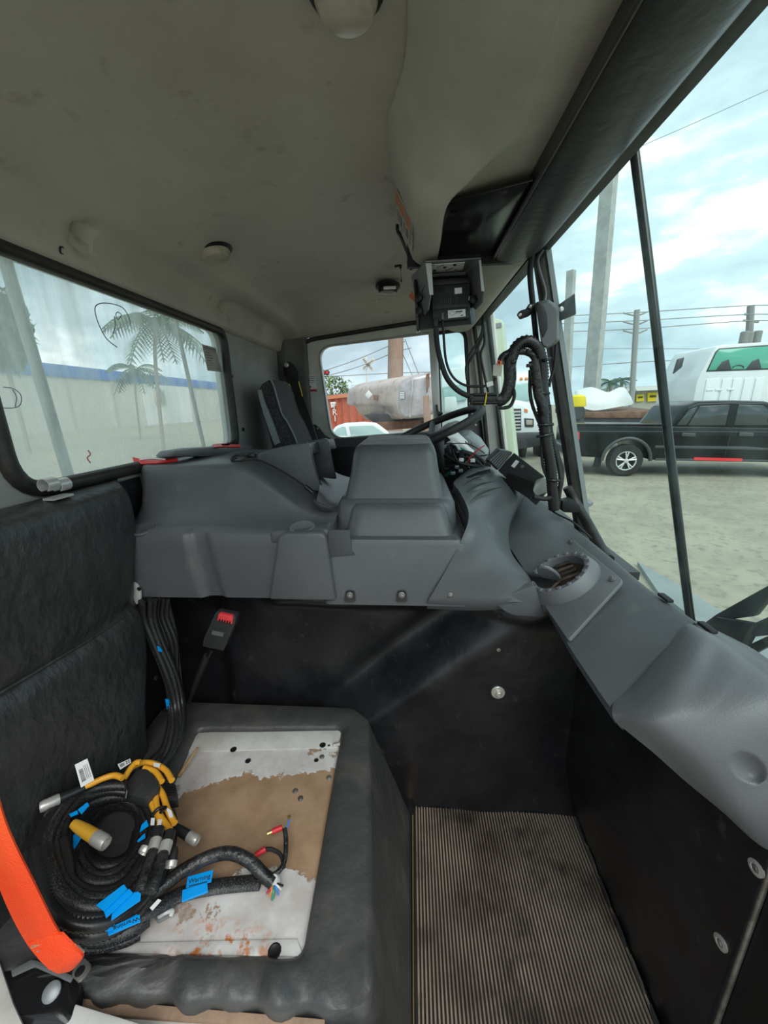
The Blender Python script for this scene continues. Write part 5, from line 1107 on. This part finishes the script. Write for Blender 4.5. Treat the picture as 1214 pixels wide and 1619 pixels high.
gr = S(tag(bb('ground', -90, 160, -60, 230, ZG-.2, ZG, 'asphalt'), 'pale worn asphalt yard around the truck', 'ground'))
tag(prism('kerb_slab', [P(*q, Z=ZG+.04) for q in ((1008, 888), (1075, 925), (1250, 1035), (1300, 1090), (1100, 980), (1040, 935))], (0, 0, -.04), 'concrete_kerb'), 'grey concrete slab strip on the yard ground below the windshield', 'slab')
# ---------------- black pickup
o = P(985, 753, Z=ZG)
pk = thing('black_pickup', 'black crew cab pickup truck parked in the yard', 'pickup truck', o, local=True, rz=math.radians(-7))
def LX(name, poly, y0, y1, m, parent, bevel=0, **k): return prism(name, [(x, y0, z) for x, z in poly], (0, y1-y0, 0), m, parent, bevel, **k)
arch = lambda cx, r, z0, n=9: [(cx+r*math.cos(a), .36+r*math.sin(a)) for a in [math.pi*(1-i/(n-1)) for i in range(n)]]
A1 = [(x, z) for x, z in arch(0, .47, 0)]; A2 = [(x, z) for x, z in arch(3.33, .47, 0)]
body = [(-1.12, .45)]+[(-.47, .42)]+A1[1:-1]+[(.47, .38), (2.86, .38)]+A2[1:-1]+[(3.80, .42), (4.22, .45), (4.25, .80), (4.15, .98), (3.3, 1.05), (.78, 1.12), (-1.10, 1.16), (-1.14, 1.0)]
bd = LX('body', body, 0, 1.78, 'car_black', pk, .035, seg=2)
LX('bed_gap', [(.755, .50), (.775, .50), (.775, 1.19), (.755, 1.19)], -.018, .3, 'black', pk)
LX('belt_crease', [(-1.1, 1.01), (4.1, .96), (4.1, .975), (-1.1, 1.03)], -.012, .02, 'car_trim', pk, .004)
LX('bed_rail', [(-1.13, 1.14), (.74, 1.12), (.74, 1.17), (-1.13, 1.19)], -.015, .09, 'car_black', pk, .02)
cab = lambda y, z0, z1, ins: [(.80+ins*.3, y, z0), (1.08, y, z1-.10), (1.28, y, z1-.01), (1.9, y, z1), (2.55, y, z1-.03), (2.80, y, z1-.11), (3.35, y, z0)]
loft('cab', [cab(.06, 1.06, 1.60, 0), cab(.20, 1.06, 1.64, 0), cab(1.58, 1.06, 1.64, 0), cab(1.72, 1.06, 1.60, 0)], 'car_black', pk, .03)
for poly in ([(.93, 1.13), (1.12, 1.46), (1.28, 1.53), (1.12, 1.13)], [(1.15, 1.13), (1.31, 1.53), (1.86, 1.55), (1.86, 1.12)], [(2.02, 1.12), (2.02, 1.55), (2.48, 1.52), (2.92, 1.16), (2.92, 1.12)]):
    LX('side_window', poly, .045, .075, 'car_glass', pk, .012)
for x in (1.94, .86, 3.05): LX('door_gap', [(x, .45), (x+.012, .45), (x+.03, 1.10), (x+.018, 1.10)], -.003, .02, 'black', pk)
LX('moulding', [(.55, .70), (2.3, .68), (2.78, .64), (2.78, .60), (.55, .645)], -.02, .02, 'car_trim', pk, .008)
LX('rocker_strip', [(.6, .42), (2.8, .40), (2.8, .35), (.6, .37)], -.015, .02, 'car_trim', pk, .006)
LX('red_tape', [(1.35, .445), (2.27, .425), (2.27, .365), (1.35, .385)], -.03, .0, 'red_plastic', pk)
for x in (1.02, 2.10): LX('door_handle', [(x, .90), (x+.28, .89), (x+.27, .97), (x+.01, .98)], -.03, .02, 'car_trim', pk, .01)
LX('side_mirror', [(2.78, 1.12), (3.05, 1.10), (3.08, 1.25), (2.9, 1.32), (2.80, 1.24)], -.2, -.02, 'car_black', pk, .03)
LX('tail_light', [(-1.15, .82), (-1.02, .83), (-1.04, 1.0), (-1.15, 1.02)], -.012, .1, 'signal_red', pk, .01)
LX('rear_bumper', [(-1.32, .50), (-1.05, .50), (-1.05, .68), (-1.32, .68)], .0, 1.78, 'car_trim', pk, .03)
LX('mud_flap', [(-.66, .20), (-.50, .20), (-.46, .62), (-.60, .62)], .02, .06, 'black', pk)
for k_, cx in enumerate((0, 3.33)):
    tube('arch_flare', [(cx+.50*math.cos(a), -.01, .36+.50*math.sin(a)) for a in [math.pi*(1-i/10) for i in range(11)]], .04, 'car_trim', pk, n=2)
    w_ = lathe('wheel', [(.21, .02), (.33, .0), (.36, .03), (.36, .20), (.33, .24), (.23, .24), (.21, .22), (.21, .02)], (cx, .20, .36), (0, -1, 0), 'tyre', pk, 28, caps=False)
    lathe('wheel_rim', [(.215, .10), (.212, .16), (.06, .16)], (cx, .20, .36), (0, -1, 0), 'tyre', w_, 28)
    lathe('wheel_ring', [(.192, .20), (.214, .22), (.216, .240), (.196, .236), (.192, .20)], (cx, .20, .36), (0, -1, 0), 'alloy', w_, 28, caps=False)
    for s in range(5):
        a = 2*math.pi*s/5+.3
        for d in (-.16, .16):
            p0 = V((cx+.05*math.cos(a), -.03, .36+.05*math.sin(a))); p1 = V((cx+.20*math.cos(a+d), -.035, .36+.20*math.sin(a+d)))
            tube('spoke', [p0, p1], .017, 'alloy', w_, smooth=False, seg=6)
    lathe('hub_cap', [(.055, .22), (.05, .255), (.02, .26)], (cx, .20, .36), (0, -1, 0), 'alloy', w_, 14)
# ---------------- white truck cab behind
oc3 = P(1107, 633, Y=13.0); oc3.z = ZG
wc = thing('white_truck_cab', 'white truck cab with green rear window standing behind the black pickup', 'truck cab', oc3, local=True, rz=0)
zr = P(1130, 545, Y=13).z-ZG
LX('cab_back', [(-.2, .9), (-.2, zr-1.0), (-.15, zr-.85), (.08, zr-.2), (.17, zr-.04), (.35, zr), (1.6, zr+.04), (2.3, zr), (2.5, zr-.9), (2.5, .9)], 0, 1.9, 'car_white', wc, .04)
LX('rear_window', [(.05, zr-.72), (.19, zr-.22), (.26, zr-.14), (1.9, zr-.07), (2.05, zr-.70)], -.02, .02, 'glass_green', wc, .015)
LX('window_seal', [(.0, zr-.76), (.155, zr-.2), (.24, zr-.105), (1.92, zr-.03), (2.1, zr-.74)], -.008, .02, 'car_trim', wc, .01)
for x in (.5, 1.35): LX('head_rest', [(x-.24, zr-.71), (x-.1, zr-.48), (x+.06, zr-.42), (x+.2, zr-.71)], -.035, -.015, 'car_trim', wc, .01)
tube('wheel_seen_through', [(.88+.16*math.cos(a), -.03, zr-.68+.09*math.sin(a)) for a in [math.pi*i/8 for i in range(9)]], .012, 'car_trim', wc, n=2)
for i, x in enumerate((.06, .52, .83, 1.15, 1.47)):
    LX('pressed_panel', [(x, .95), (x, zr-.98), (x+.24 if i else x+.38, zr-.94), (x+.24 if i else x+.38, .95)], -.02, .01, 'car_white', wc, .008)
for x in (.1, .36, .7): LX('pressed_panel', [(x, zr-1.32), (x+.2, zr-1.31), (x+.2, zr-1.25), (x, zr-1.26)], -.035, .0, 'car_white', wc, .008)
LX('side_mirror', [(-.42, zr-.75), (-.2, zr-.55), (-.18, zr-.25), (-.36, zr-.3)], .8, .9, 'car_trim', wc, .02)
# ---------------- flatbed load behind the pickup
fd = thing('flatbed', 'rusty brown flatbed deck behind the black pickup', 'flatbed', P(980, 690, Z=ZG))
FY = 13.5
prism('deck', [P(*q, Y=FY) for q in ((918, 652), (1055, 650), (1055, 661), (918, 661))], (0, 2.4, .12), 'rust', fd, .02)
for px in (930, 1035): bb('leg', P(px, 670, Y=FY+.3).x-.1, P(px, 670, Y=FY+.3).x+.1, FY+.3, FY+.5, ZG, P(px, 668, Y=FY+.3).z, 'chassis', fd)
prism('rail', [P(*q, Y=FY+.05) for q in ((920, 661), (1055, 661), (1055, 674), (920, 674))], (0, 2.2, 0), 'chassis', fd)
bw = tag(patch('bumper_cover', [[P(a, b, Y=FY+y) for a, b, y in r] for r in ([(910, 618, .9), (935, 612, .7), (962, 620, .6), (985, 612, .8), (998, 628, 1.2)], [(914, 630, .5), (938, 634, .3), (965, 632, .3), (985, 624, .5), (1001, 636, 1.0)], [(920, 645, .3), (940, 649, .2), (968, 645, .2), (985, 642, .4), (999, 640, .9)])], (0, .12, 0), 'bumper_white', None, 5), 'torn white plastic bumper cover lying on the rusty flatbed', 'bumper')
yd = tag(lathe('yellow_drum', [(.25, 0), (.26, .05), (.22, .3), (.1, .36)], P(912, 643, Y=13), (0, 0, 1), 'yellow_sign', None, 16), 'yellow bucket shaped machine part beside the flatbed', 'machine part')
tg = thing('trailer_hitch_gear', 'dark machinery standing at the tail of the flatbed', 'machinery', P(912, 700, Z=ZG))
prism('block', [P(*q, Y=12.9) for q in ((902, 643), (922, 645), (924, 668), (917, 700), (918, 720), (903, 720))], (0, .6, 0), 'chassis', tg, .03)
lathe('drum', [(.22, 0), (.24, .05), (.2, .12)], P(912, 652, Y=12.9), (0, -1, 0), 'chassis', tg, 14)
# ---------------- far shop building
by = 60
bl = thing('shop_building', 'low far shop with white roof edge and yellow signs', 'building', P(1050, 650, Z=ZG))
prism('walls', [P(*q, Y=by) for q in ((985, 612), (1200, 604), (1200, 650), (985, 650))], (0, 8, 0), 'stucco', bl)
prism('roof_edge', [P(*q, Y=by-1.5) for q in ((984, 613.5), (1200, 602), (1200, 609), (984, 619))], (0, 10, 0), 'roof_white', bl)
for q, tx in ((((1006, 624), (1018, 623), (1018, 634), (1006, 635)), (1, .35)), (((1024, 621), (1040, 620.5), (1040, 634), (1024, 635)), (1, .3)), (((1044, 620.5), (1081, 620), (1081, 630), (1044, 634)), (1, .4))):
    pts = [P(*a, Y=by-.3) for a in q]; sg = prism('yellow_sign', pts, (0, .2, 0), 'yellow_sign', bl)
    a, b, c, d = [p+V((0, -.05, 0)) for p in pts]
    g = lambda s, t: a.lerp(b, s).lerp(d.lerp(c, s), t)
    for i in range(5): prism('sign_letter', [g(.2+i*.13, .3), g(.29+i*.13, .3), g(.29+i*.13, .55), g(.2+i*.13, .55)], (0, .03, 0), 'ink', sg)
for q in (((1086, 619), (1094, 619), (1094, 628), (1086, 628)), ((1003, 622), (1005, 622), (1005, 636), (1003, 636))): prism('window', [P(*a, Y=by-.2) for a in q], (0, .2, 0), 'car_glass', bl)
# ---------------- poles and wires on the right
def pole(name, a, b, y, r0, r1, m, label, cat='pole', square=False):
    A, B_ = P(*a, Y=y), P(*b, Y=y)
    return tag(mk(name, *g_tube([A, B_], lambda t, i: r0+(r1-r0)*t, seg=4 if square else 12, n=6, smooth=True), m, None, sharp=.6), label, cat)
pole('concrete_pole', (929, 690), (968, 225), 17, .35, .30, 'concrete_pole', 'tall square concrete pole reaching above the windshield edge', square=True)
cp2 = pole('concrete_pole', (891, 706), (903, 428), 14.0, .17, .15, 'concrete_pole', 'shorter square concrete pole beside the windshield post', square=True)
up1 = thing('utility_pole', 'thin far utility pole between the concrete pole and the black bar', 'utility pole', P(1000, 640, Z=ZG))
mk('shaft', *g_tube([P(997, 656, Y=45), P(1007, 490, Y=45)], .28, seg=8, n=3), 'grey_pole', up1)
for yy in (495, 509, 523): tube('insulator_arm', [P(985, yy, Y=45), P(1006, yy+4, Y=45), P(1023, yy-2, Y=45)], .08, 'grey_pole', up1, seg=5)
up2 = thing('utility_pole', 'far utility pole with transformers above the white truck cab', 'utility pole', P(1180, 640, Z=ZG))
mk('shaft', *g_tube([P(1177, 652, Y=48), P(1187, 483, Y=48)], .33, seg=8, n=3), 'grey_pole', up2)
for q in ((1176, 535), (1196, 534), (1183, 536)): lathe('transformer', [(.4, -.7), (.42, -.6), (.42, .6), (.3, .7)], P(*q, Y=47.6), (0, 0, 1), 'grey_pole', up2, 10)
for q in ((1180, 507), (1194, 509), (1182, 497)): tube('insulator', [P(q[0]-5, q[1], Y=48), P(q[0]+5, q[1], Y=48)], .12, 'grey_pole', up2, seg=5)
wires = [((880, 500), (1007, 494), (1187, 483), (1260, 484)), ((880, 512), (1007, 507), (1187, 497), (1260, 500)), ((880, 525), (1007, 520), (1187, 507), (1260, 510)), ((880, 582), (1000, 573), (1110, 569), (1260, 569)), ((880, 552), (1000, 551), (1140, 552), (1260, 553))]
for i, ws_ in enumerate(wires): tag(tube('power_line', [P(a, b, Y=46) for a, b in ws_], .045 if i < 4 else .03, 'grey_pole', seg=5), ('topmost', 'second', 'third', 'lowest', 'faint fourth')[i]+' power line crossing behind the windshield', 'power line', 'power lines right')
tag(tube('power_line', [P(1000, 237, Y=20), P(1085, 200, Y=20), P(1130, 180, Y=20), P(1230, 135, Y=20)], .012, 'grey_pole', seg=5), 'single wire high in the sky near the top of the black bar', 'power line')
# ---------------- palms
def palm(name, base, top, y, size, label, parent_trunk=True, nf=14, rnd=1, lw=.5, tw=.09):
    random.seed(rnd); B0, T0 = P(*base, Y=y), P(*top, Y=y); t = thing(name, label, 'palm tree', V((B0.x, B0.y, ZG)))
    if parent_trunk: tube('trunk', [V((B0.x, B0.y, ZG)), (B0+T0)/2, T0], size*tw, 'trunk', t, n=4)
    for i in range(nf):
        a = 2*math.pi*i/nf+random.uniform(-.2, .2); el = random.uniform(-.1, 1.0); d = V((math.cos(a), math.sin(a), 0)); pts = []
        for k in range(6):
            s = k/5; pts.append(T0+d*(size*s*math.cos(el*.7))+V((0, 0, size*(s*math.sin(el)-1.0*s*s*.8))))
        sp = crom(pts, 3); shp = [g_tube(pts, size*.012, seg=4, n=2)]
        for j, p in enumerate(sp[1:-1]):
            tdir = (sp[j+2]-sp[j]).normalized(); sd_ = tdir.cross(V((0, 0, 1))).normalized(); ln = size*.33*math.sin(math.pi*min(.97, (j+1.5)/len(sp)))
            for s in (-1, 1):
                e_ = p+sd_*(s*ln)+tdir*(ln*.5)+V((0, 0, -ln*.55)); wv = tdir*size*.022*lw*2
                shp.append(([p-wv, p+wv, e_], [(0, 1, 2)]))
        mk('frond', *multi(shp), 'palm', t)
    return t
palm('palm_tree', (965, 640), (964, 604), 40, 1.6, 'small far palm left of the thin utility pole', rnd=4)
palm('palm_tree', (980, 640), (983, 602), 47, 1.8, 'far palm touching the thin utility pole', rnd=5)
# ---------------- white truck seen through the driver windshield
tb = thing('white_dump_truck', 'white heavy truck with black slatted grille seen past the wiring harness', 'truck', P(830, 725, Z=ZG))
TY = 12.0
t_ = lambda px, py, y=TY: P(px, py, Y=y)
hood = prism('hood', [t_(*q) for q in ((770, 640), (812, 636), (826, 640), (850, 655), (868, 662), (870, 688), (770, 690))], (.6, 1.8, 0), 'car_white', tb, .05)
gl_ = prism('grille', [t_(*q, TY-.02) for q in ((802, 646), (824, 646), (824, 680), (804, 682))], (0, .05, 0), 'black', tb, .01)
for i in range(6): prism('grille_slat', [t_(803, 650+i*5.2, TY-.06), t_(823, 649.5+i*5.2, TY-.06), t_(823, 652+i*5.2, TY-.06), t_(803, 652.6+i*5.2, TY-.06)], (0, .05, 0), 'alloy', gl_)
prism('headlight_frame', roundpoly([t_(*q, TY-.03) for q in ((829, 661), (844, 662), (844, 675), (830, 675))], .02, 2), (0, .06, 0), 'chassis', tb, .01)
prism('headlight', roundpoly([t_(*q, TY-.06) for q in ((832, 664), (842, 664.5), (842, 672), (832, 672))], .02, 2), (0, .06, 0), 'lens', tb, .01)
prism('turn_light', [t_(*q, TY-.02) for q in ((829, 646), (834, 647), (834, 652), (829, 651))], (0, .06, 0), 'orange_wire', tb)
prism('bumper', [t_(*q, TY-.3) for q in ((770, 686), (850, 684), (856, 690), (848, 700), (838, 707), (812, 712), (770, 714))], (.4, .4, 0), 'chassis', tb, .03)
prism('cab', [t_(*q, TY+1.6) for q in ((770, 606), (800, 600), (835, 599), (848, 640), (770, 645))], (.6, 1.6, 0), 'car_white', tb, .05)
prism('windscreen', [t_(*q, TY+1.55) for q in ((800, 607), (832, 605), (842, 632), (800, 636))], (.1, .06, 0), 'glass_pale', tb, .02)
for x in (810, 822, 830): tube('roof_light', [t_(x, 599, TY+1.6), t_(x+4, 598.5, TY+1.6)], .05, 'orange_wire', tb, smooth=False)
prism('exhaust', [t_(*q, TY+1.5) for q in ((810, 578), (817, 578), (817, 600), (810, 600))], (0, .15, 0), 'zinc', tb, .02)
for px in (812, 850): lathe('front_wheel', [(.3, 0), (.5, 0), (.52, .05), (.52, .28), (.3, .3)], t_(px, 704, TY+.9), (1, 0, 0), 'tyre', tb, 20)
prism('hood_top', [t_(*q, TY+.3) for q in ((790, 640), (812, 632), (846, 640), (868, 660), (800, 662))], (.5, 1.2, 0), 'car_white', tb, .05)
# second truck at the vent window
tv = thing('pale_truck', 'pale truck cab seen through the vent window of the driver door', 'truck', P(710, 700, Z=ZG))
prism('cab', [P(*q, Y=14) for q in ((690, 586), (738, 578), (742, 690), (690, 690))], (0, 2, 0), 'car_white', tv, .05)
prism('windscreen', [P(*q, Y=13.9) for q in ((700, 612), (736, 606), (738, 632), (702, 638))], (0, .1, 0), 'glass_pale', tv, .02)
prism('air_cleaner', roundpoly([P(*q, Y=13.4) for q in ((703, 628), (721, 627), (724, 650), (703, 652))], .06, 3), (0, .4, 0), 'bumper_white', tv, .04)
# ---------------- tanker seen through the driver door
tk = thing('tank_trailer', 'weathered silver tank trailer seen through the driver door window', 'tank trailer', P(610, 690, Z=ZG))
N_ = ((631, 606), (636, 600), (650, 594.5), (676, 589), (700, 588), (700, 650), (672, 660), (640, 663), (631, 655), (628, 638))
Fp = ((549, 618), (553, 613), (564, 608.5), (580, 604), (610, 602), (610, 636), (590, 641), (570, 640), (552, 640), (547, 634))
Fp = ((549, 619), (553, 614), (562, 608.5), (580, 604), (605, 602), (605, 650), (585, 655), (573, 650), (562, 642), (547, 640))
loft('shell', [[P(*q, Y=12.5) for q in Fp], [P(*q, Y=9.2) for q in N_]], 'tank', tk, .06)
loft('end_cap', [[P(*q, Y=9.2) for q in N_], [(P(*q, Y=9.12)-P(660, 628, Y=9.12))*.86+P(660, 628, Y=9.12) for q in N_]], 'tank_metal', tk, .03)
loft('belly', [[P(*q, Y=12.0) for q in ((560, 640), (600, 640), (600, 664), (580, 665), (566, 652))], [P(*q, Y=9.3) for q in ((629, 636), (640, 636), (640, 662), (634, 663), (630, 655))]], 'tank', tk, .04)
prism('hatch', [P(*q, Y=10.2) for q in ((590, 624.5), (597, 624.5), (597, 632.5), (590, 632.5))], (0, .1, 0), 'rust', tk)
lathe('diamond', [(.11, 0), (.11, .02), (.08, .03)], P(583, 624, Y=10.4), (-.4, -1, 0), 'bumper_white', tk, 4)
lb = prism('spec_plate', [P(*q, Y=9.05) for q in ((631, 619), (640, 619), (640, 631), (632, 631))], (0, .02, 0), 'steel_grey', tk)
for i in range(4): prism('plate_line', [P(632, 620.5+i*2.7, Y=9.04), P(639, 620.5+i*2.7, Y=9.04), P(639, 621.6+i*2.7, Y=9.04), P(632, 621.6+i*2.7, Y=9.04)], (0, .01, 0), 'white_label', lb)
tube('end_seam', [P(650, 596, Y=9.0), P(652, 615, Y=8.98), P(648, 640, Y=9.0), P(648, 660, Y=9.0)], .02, 'tank_metal', tk)
prism('chassis', [P(*q, Y=9.8) for q in ((585, 668), (672, 664), (672, 676), (610, 680))], (0, 1.5, 0), 'rust', tk, .02)
prism('chassis', [P(*q, Y=9.9) for q in ((575, 656), (670, 654), (670, 668), (590, 668))], (0, 1.2, 0), 'chassis', tk)
prism('red_fender', [P(*q, Y=8.9) for q in ((674, 592), (679, 589), (679, 610), (675, 622))], (0, .2, 0), 'rust', tk)
tag(prism('timber_post', [P(*q, Y=8.6) for q in ((669, 626), (678, 624), (688, 762), (673, 762))], (0, .1, 0), 'wood_pole'), 'pale post in front of the tank trailer', 'post')
tube('wheel', [P(672+6*math.cos(a), 672+8*math.sin(a), Y=9) for a in [2*math.pi*i/12 for i in range(12)]], .03, 'tyre', tk, closed=True, n=2)
# container
cn = thing('shipping_container', 'orange red shipping container with white vertical letters', 'container', P(540, 690, Z=ZG))
CYY = 17
c0, c1 = P(512, 630, Y=CYY), P(585, 622, Y=CYY-1.5)
sh = []; nn_ = 26
zb = ZG; 
pts = []
for i in range(nn_+1):
    p = c0.lerp(c1, i/nn_); pts.append(V((p.x, p.y+(.10 if i % 4 in (1, 2) else 0), 0)))
zt0, zt1 = c0.z-.05, c1.z-.05
vs, fs = [], []
for i, p in enumerate(pts):
    t = i/nn_; zt = zt0+(zt1-zt0)*t; vs += [V((p.x, p.y, zb)), V((p.x, p.y, zt)), V((p.x, p.y+.3, zt)), V((p.x, p.y+.3, zb))]
for i in range(nn_):
    for k_ in range(4): fs.append((i*4+k_, i*4+(k_+1) % 4, i*4+4+(k_+1) % 4, i*4+4+k_))
fs += [(0, 1, 2, 3), (nn_*4, nn_*4+1, nn_*4+2, nn_*4+3)]
mk('corrugated_side', vs, fs, 'container', cn, flat=True)
prism('top_rail', [P(512, 626, Y=CYY-.1), P(585, 618, Y=CYY-1.6), P(585, 624, Y=CYY-1.6), P(512, 632, Y=CYY-.1)], (0, .5, 0), 'container_top', cn)
for i, ch in enumerate('TRI'): text('painted_letter', ch, P(528.2+i*.8, 642+i*10, Y=CYY-.45), (1, -.2, 0), (0, 0, 1), .36, 'white_label', cn, .01)
prism('painted_mark', [P(*q, Y=CYY-.4) for q in ((522, 636), (532, 635), (533, 640), (524, 645))], (0, .01, 0), 'white_label', cn)
prism('painted_mark', [P(*q, Y=CYY-.4) for q in ((516, 637), (518, 636), (522, 668), (520, 669))], (0, .01, 0), 'white_label', cn)
# white car
wcar = thing('white_car', 'white car roof below the driver door window', 'car', P(565, 720, Z=ZG))
CARY = 7.5
k = lambda px, py, y=CARY: P(px, py, Y=y)
loft('cabin', [[k(*q, CARY) for q in ((520, 690), (530, 674), (545, 669), (575, 667), (595, 668), (612, 681), (620, 690))], [k(*q, CARY+1.4) for q in ((524, 686), (534, 672), (548, 668), (575, 666.5), (592, 667.5), (606, 678), (614, 686))]], 'car_white', wcar, .05)
prism('lower_body', [k(*q, CARY-.15) for q in ((505, 690), (640, 690), (645, 755), (505, 760))], (0, 1.7, 0), 'car_white', wcar, .08)
for px in (535, 622): lathe('wheel', [(.2, 0), (.31, 0), (.32, .04), (.32, .18), (.2, .2)], P(px, 752, Y=7.4), (0, -1, 0), 'tyre', wcar, 18)
prism('rear_glass', [k(*q, CARY-.02) for q in ((551, 674), (590, 672), (608, 684), (612, 688), (555, 690))], (0, .05, 0), 'glass_pale', wcar, .02)
prism('side_glass', [k(*q, CARY-.02) for q in ((524, 689), (532, 678), (541, 674), (546, 674), (549, 690))], (0, .05, 0), 'glass_pale', wcar, .02)
# telephone pole, crossing sign, signal, bush
pole('telephone_pole', (624, 684), (626, 500), 22, .44, .40, 'wood_pole', 'brown wooden telephone pole behind the tank trailer')
xb = thing('crossing_sign', 'white railroad crossing X sign on a post', 'crossing sign', P(580, 640, Z=ZG))
mk('post', *g_tube([P(583, 680, Y=26), P(578.5, 562, Y=26)], .06, seg=6, n=2), 'roof_white', xb)
for a, b in (((573, 566), (590, 586)), ((592, 567), (572, 585))):
    A, B_ = P(*a, Y=25.9), P(*b, Y=25.9); u = (B_-A).normalized(); w_ = V((-u.z, 0, u.x))*.13
    bd_ = prism('board', [A+w_, B_+w_, B_-w_, A-w_], (0, .04, 0), 'roof_white', xb)
    if a[0] < 580: text('lettering', 'RAIL ROAD', (A+B_)/2+V((0, -.06, 0)), B_-A, V((-(B_-A).z, 0, (B_-A).x)), .17, 'ink', bd_, .005)
    else: text('lettering', 'CROSSING', (A+B_)/2+V((0, -.06, 0)), A-B_, V((-(A-B_).z, 0, (A-B_).x)), .17, 'ink', bd_, .005)
sg_ = thing('crossing_signal', 'red crossing signal lamps at the left of the driver door window', 'signal', P(512, 640, Z=ZG))
mk('mast', *g_tube([P(509, 685, Y=24), P(506, 578, Y=24)], .06, seg=6, n=2), 'grey_pole', sg_)
for q in ((511, 589), (517, 589)): 
    lathe('lamp_hood', [(.16, 0), (.17, .05), (.12, .1)], P(*q, Y=24), (0, -1, 0), 'chassis', sg_, 12); lathe('lamp_lens', [(.09, 0), (.08, .03)], P(*q, Y=23.88), (0, -1, 0), 'signal_red', sg_, 12)
for a, ws_ in enumerate((((495, 592), (560, 570), (620, 545), (640, 540)), ((495, 600), (560, 582), (622, 558), (650, 550)), ((495, 597), (600, 591), (690, 588), (760, 588)), ((640, 536), (662, 592), (664, 600), (665, 602)), ((627, 538), (650, 590), (652, 596), (653, 600)))):
    tag(tube('power_line', [P(a_, b_, Y=22.2+a*.08) for a_, b_ in ws_], .022, 'grey_pole', seg=5), ('upper sloping wire left of the telephone pole', 'lower sloping wire left of the telephone pole', 'level wire behind the crossing sign', 'steep guy wire right of the telephone pole', 'inner guy wire right of the telephone pole')[a], 'power line')
def leafball(name, c, r, n, m, label, cat, parent=None, rnd=2):
    random.seed(rnd); t = thing(name, label, cat, V((c.x, c.y, ZG))); shp = []
    for i in range(n):
        d = V((random.gauss(0, 1), random.gauss(0, 1), random.gauss(0, 1))).normalized(); p = c+V((d.x*r[0], d.y*r[1], d.z*r[2]))*random.uniform(.55, 1.0)
        s, u, v_ = axes(V((random.gauss(0, 1), random.gauss(0, 1), random.gauss(0, 1)))); q = .16*r[2]*random.uniform(.6, 1.3)
        shp.append(([p-u*q*.4, p+s*q, p+u*q*.4, p-s*q], [(0, 1, 2, 3)]))
    mk('foliage', *multi(shp), m, t, flat=True)['kind'] = 'stuff'
    mk('trunk', *g_tube([V((c.x, c.y, ZG)), c], .08, seg=6, n=2), 'trunk', t); return t
leafball('bush', P(524, 616, Y=22), (1.3, 1.0, .75), 900, 'leaf', 'bright green bush above the shipping container', 'bush')
leafball('tree', P(-6, 515, X=-16), (.9, 1.2, 1.7), 1200, 'palm', 'dark tree at the left edge of the rear window', 'tree', rnd=5)
# ---------------- building behind the rear window
bx0 = -29
ww = thing('warehouse', 'long pale warehouse with blue roof band behind the rear window', 'building', (bx0, 40, ZG))
zA = P(10, 567, X=bx0).z; zB = P(10, 590, X=bx0).z
bb('wall', bx0-6, bx0, 5, 75, ZG, zB, 'wall_cream', ww)
bb('blue_band', bx0-6.2, bx0+.15, 5, 75, zB, zA, 'blue_paint', ww, .05)
for i, py in enumerate((110, 180, 230, 275, 310)):
    y = P(py, 640, X=bx0).y; bb('wall_joint', bx0, bx0+.06, y, y+.25, ZG, zB, 'stucco', ww)
yA, yB = P(228, 640, X=bx0).y, P(300, 640, X=bx0).y
bb('pale_door', bx0, bx0+.12, yA, yB, ZG, P(228, 605, X=bx0).z, 'roof_white', ww)
ym = P(250, 628, X=bx0); mt = bb('electric_panel', bx0+.1, bx0+.35, ym.y-.9, ym.y+.9, ym.z-.8, ym.z+.8, 'stucco', ww, .05)
for i in range(3): bb('panel_slot', bx0+.34, bx0+.40, ym.y-.5+i*.4, ym.y-.3+i*.4, ym.z-.5, ym.z+.5, 'ink_grey', mt)
palm('palm_tree', (246, 640), (246, 512), 15, 1.9, 'large palm with drooping fronds behind the rear window', rnd=8, nf=22, lw=.55, tw=.035)
palm('palm_tree', (214, 650), (214, 585), 22, 1.7, 'lower palm in front of the blue roof band', rnd=9, nf=16, tw=.03)
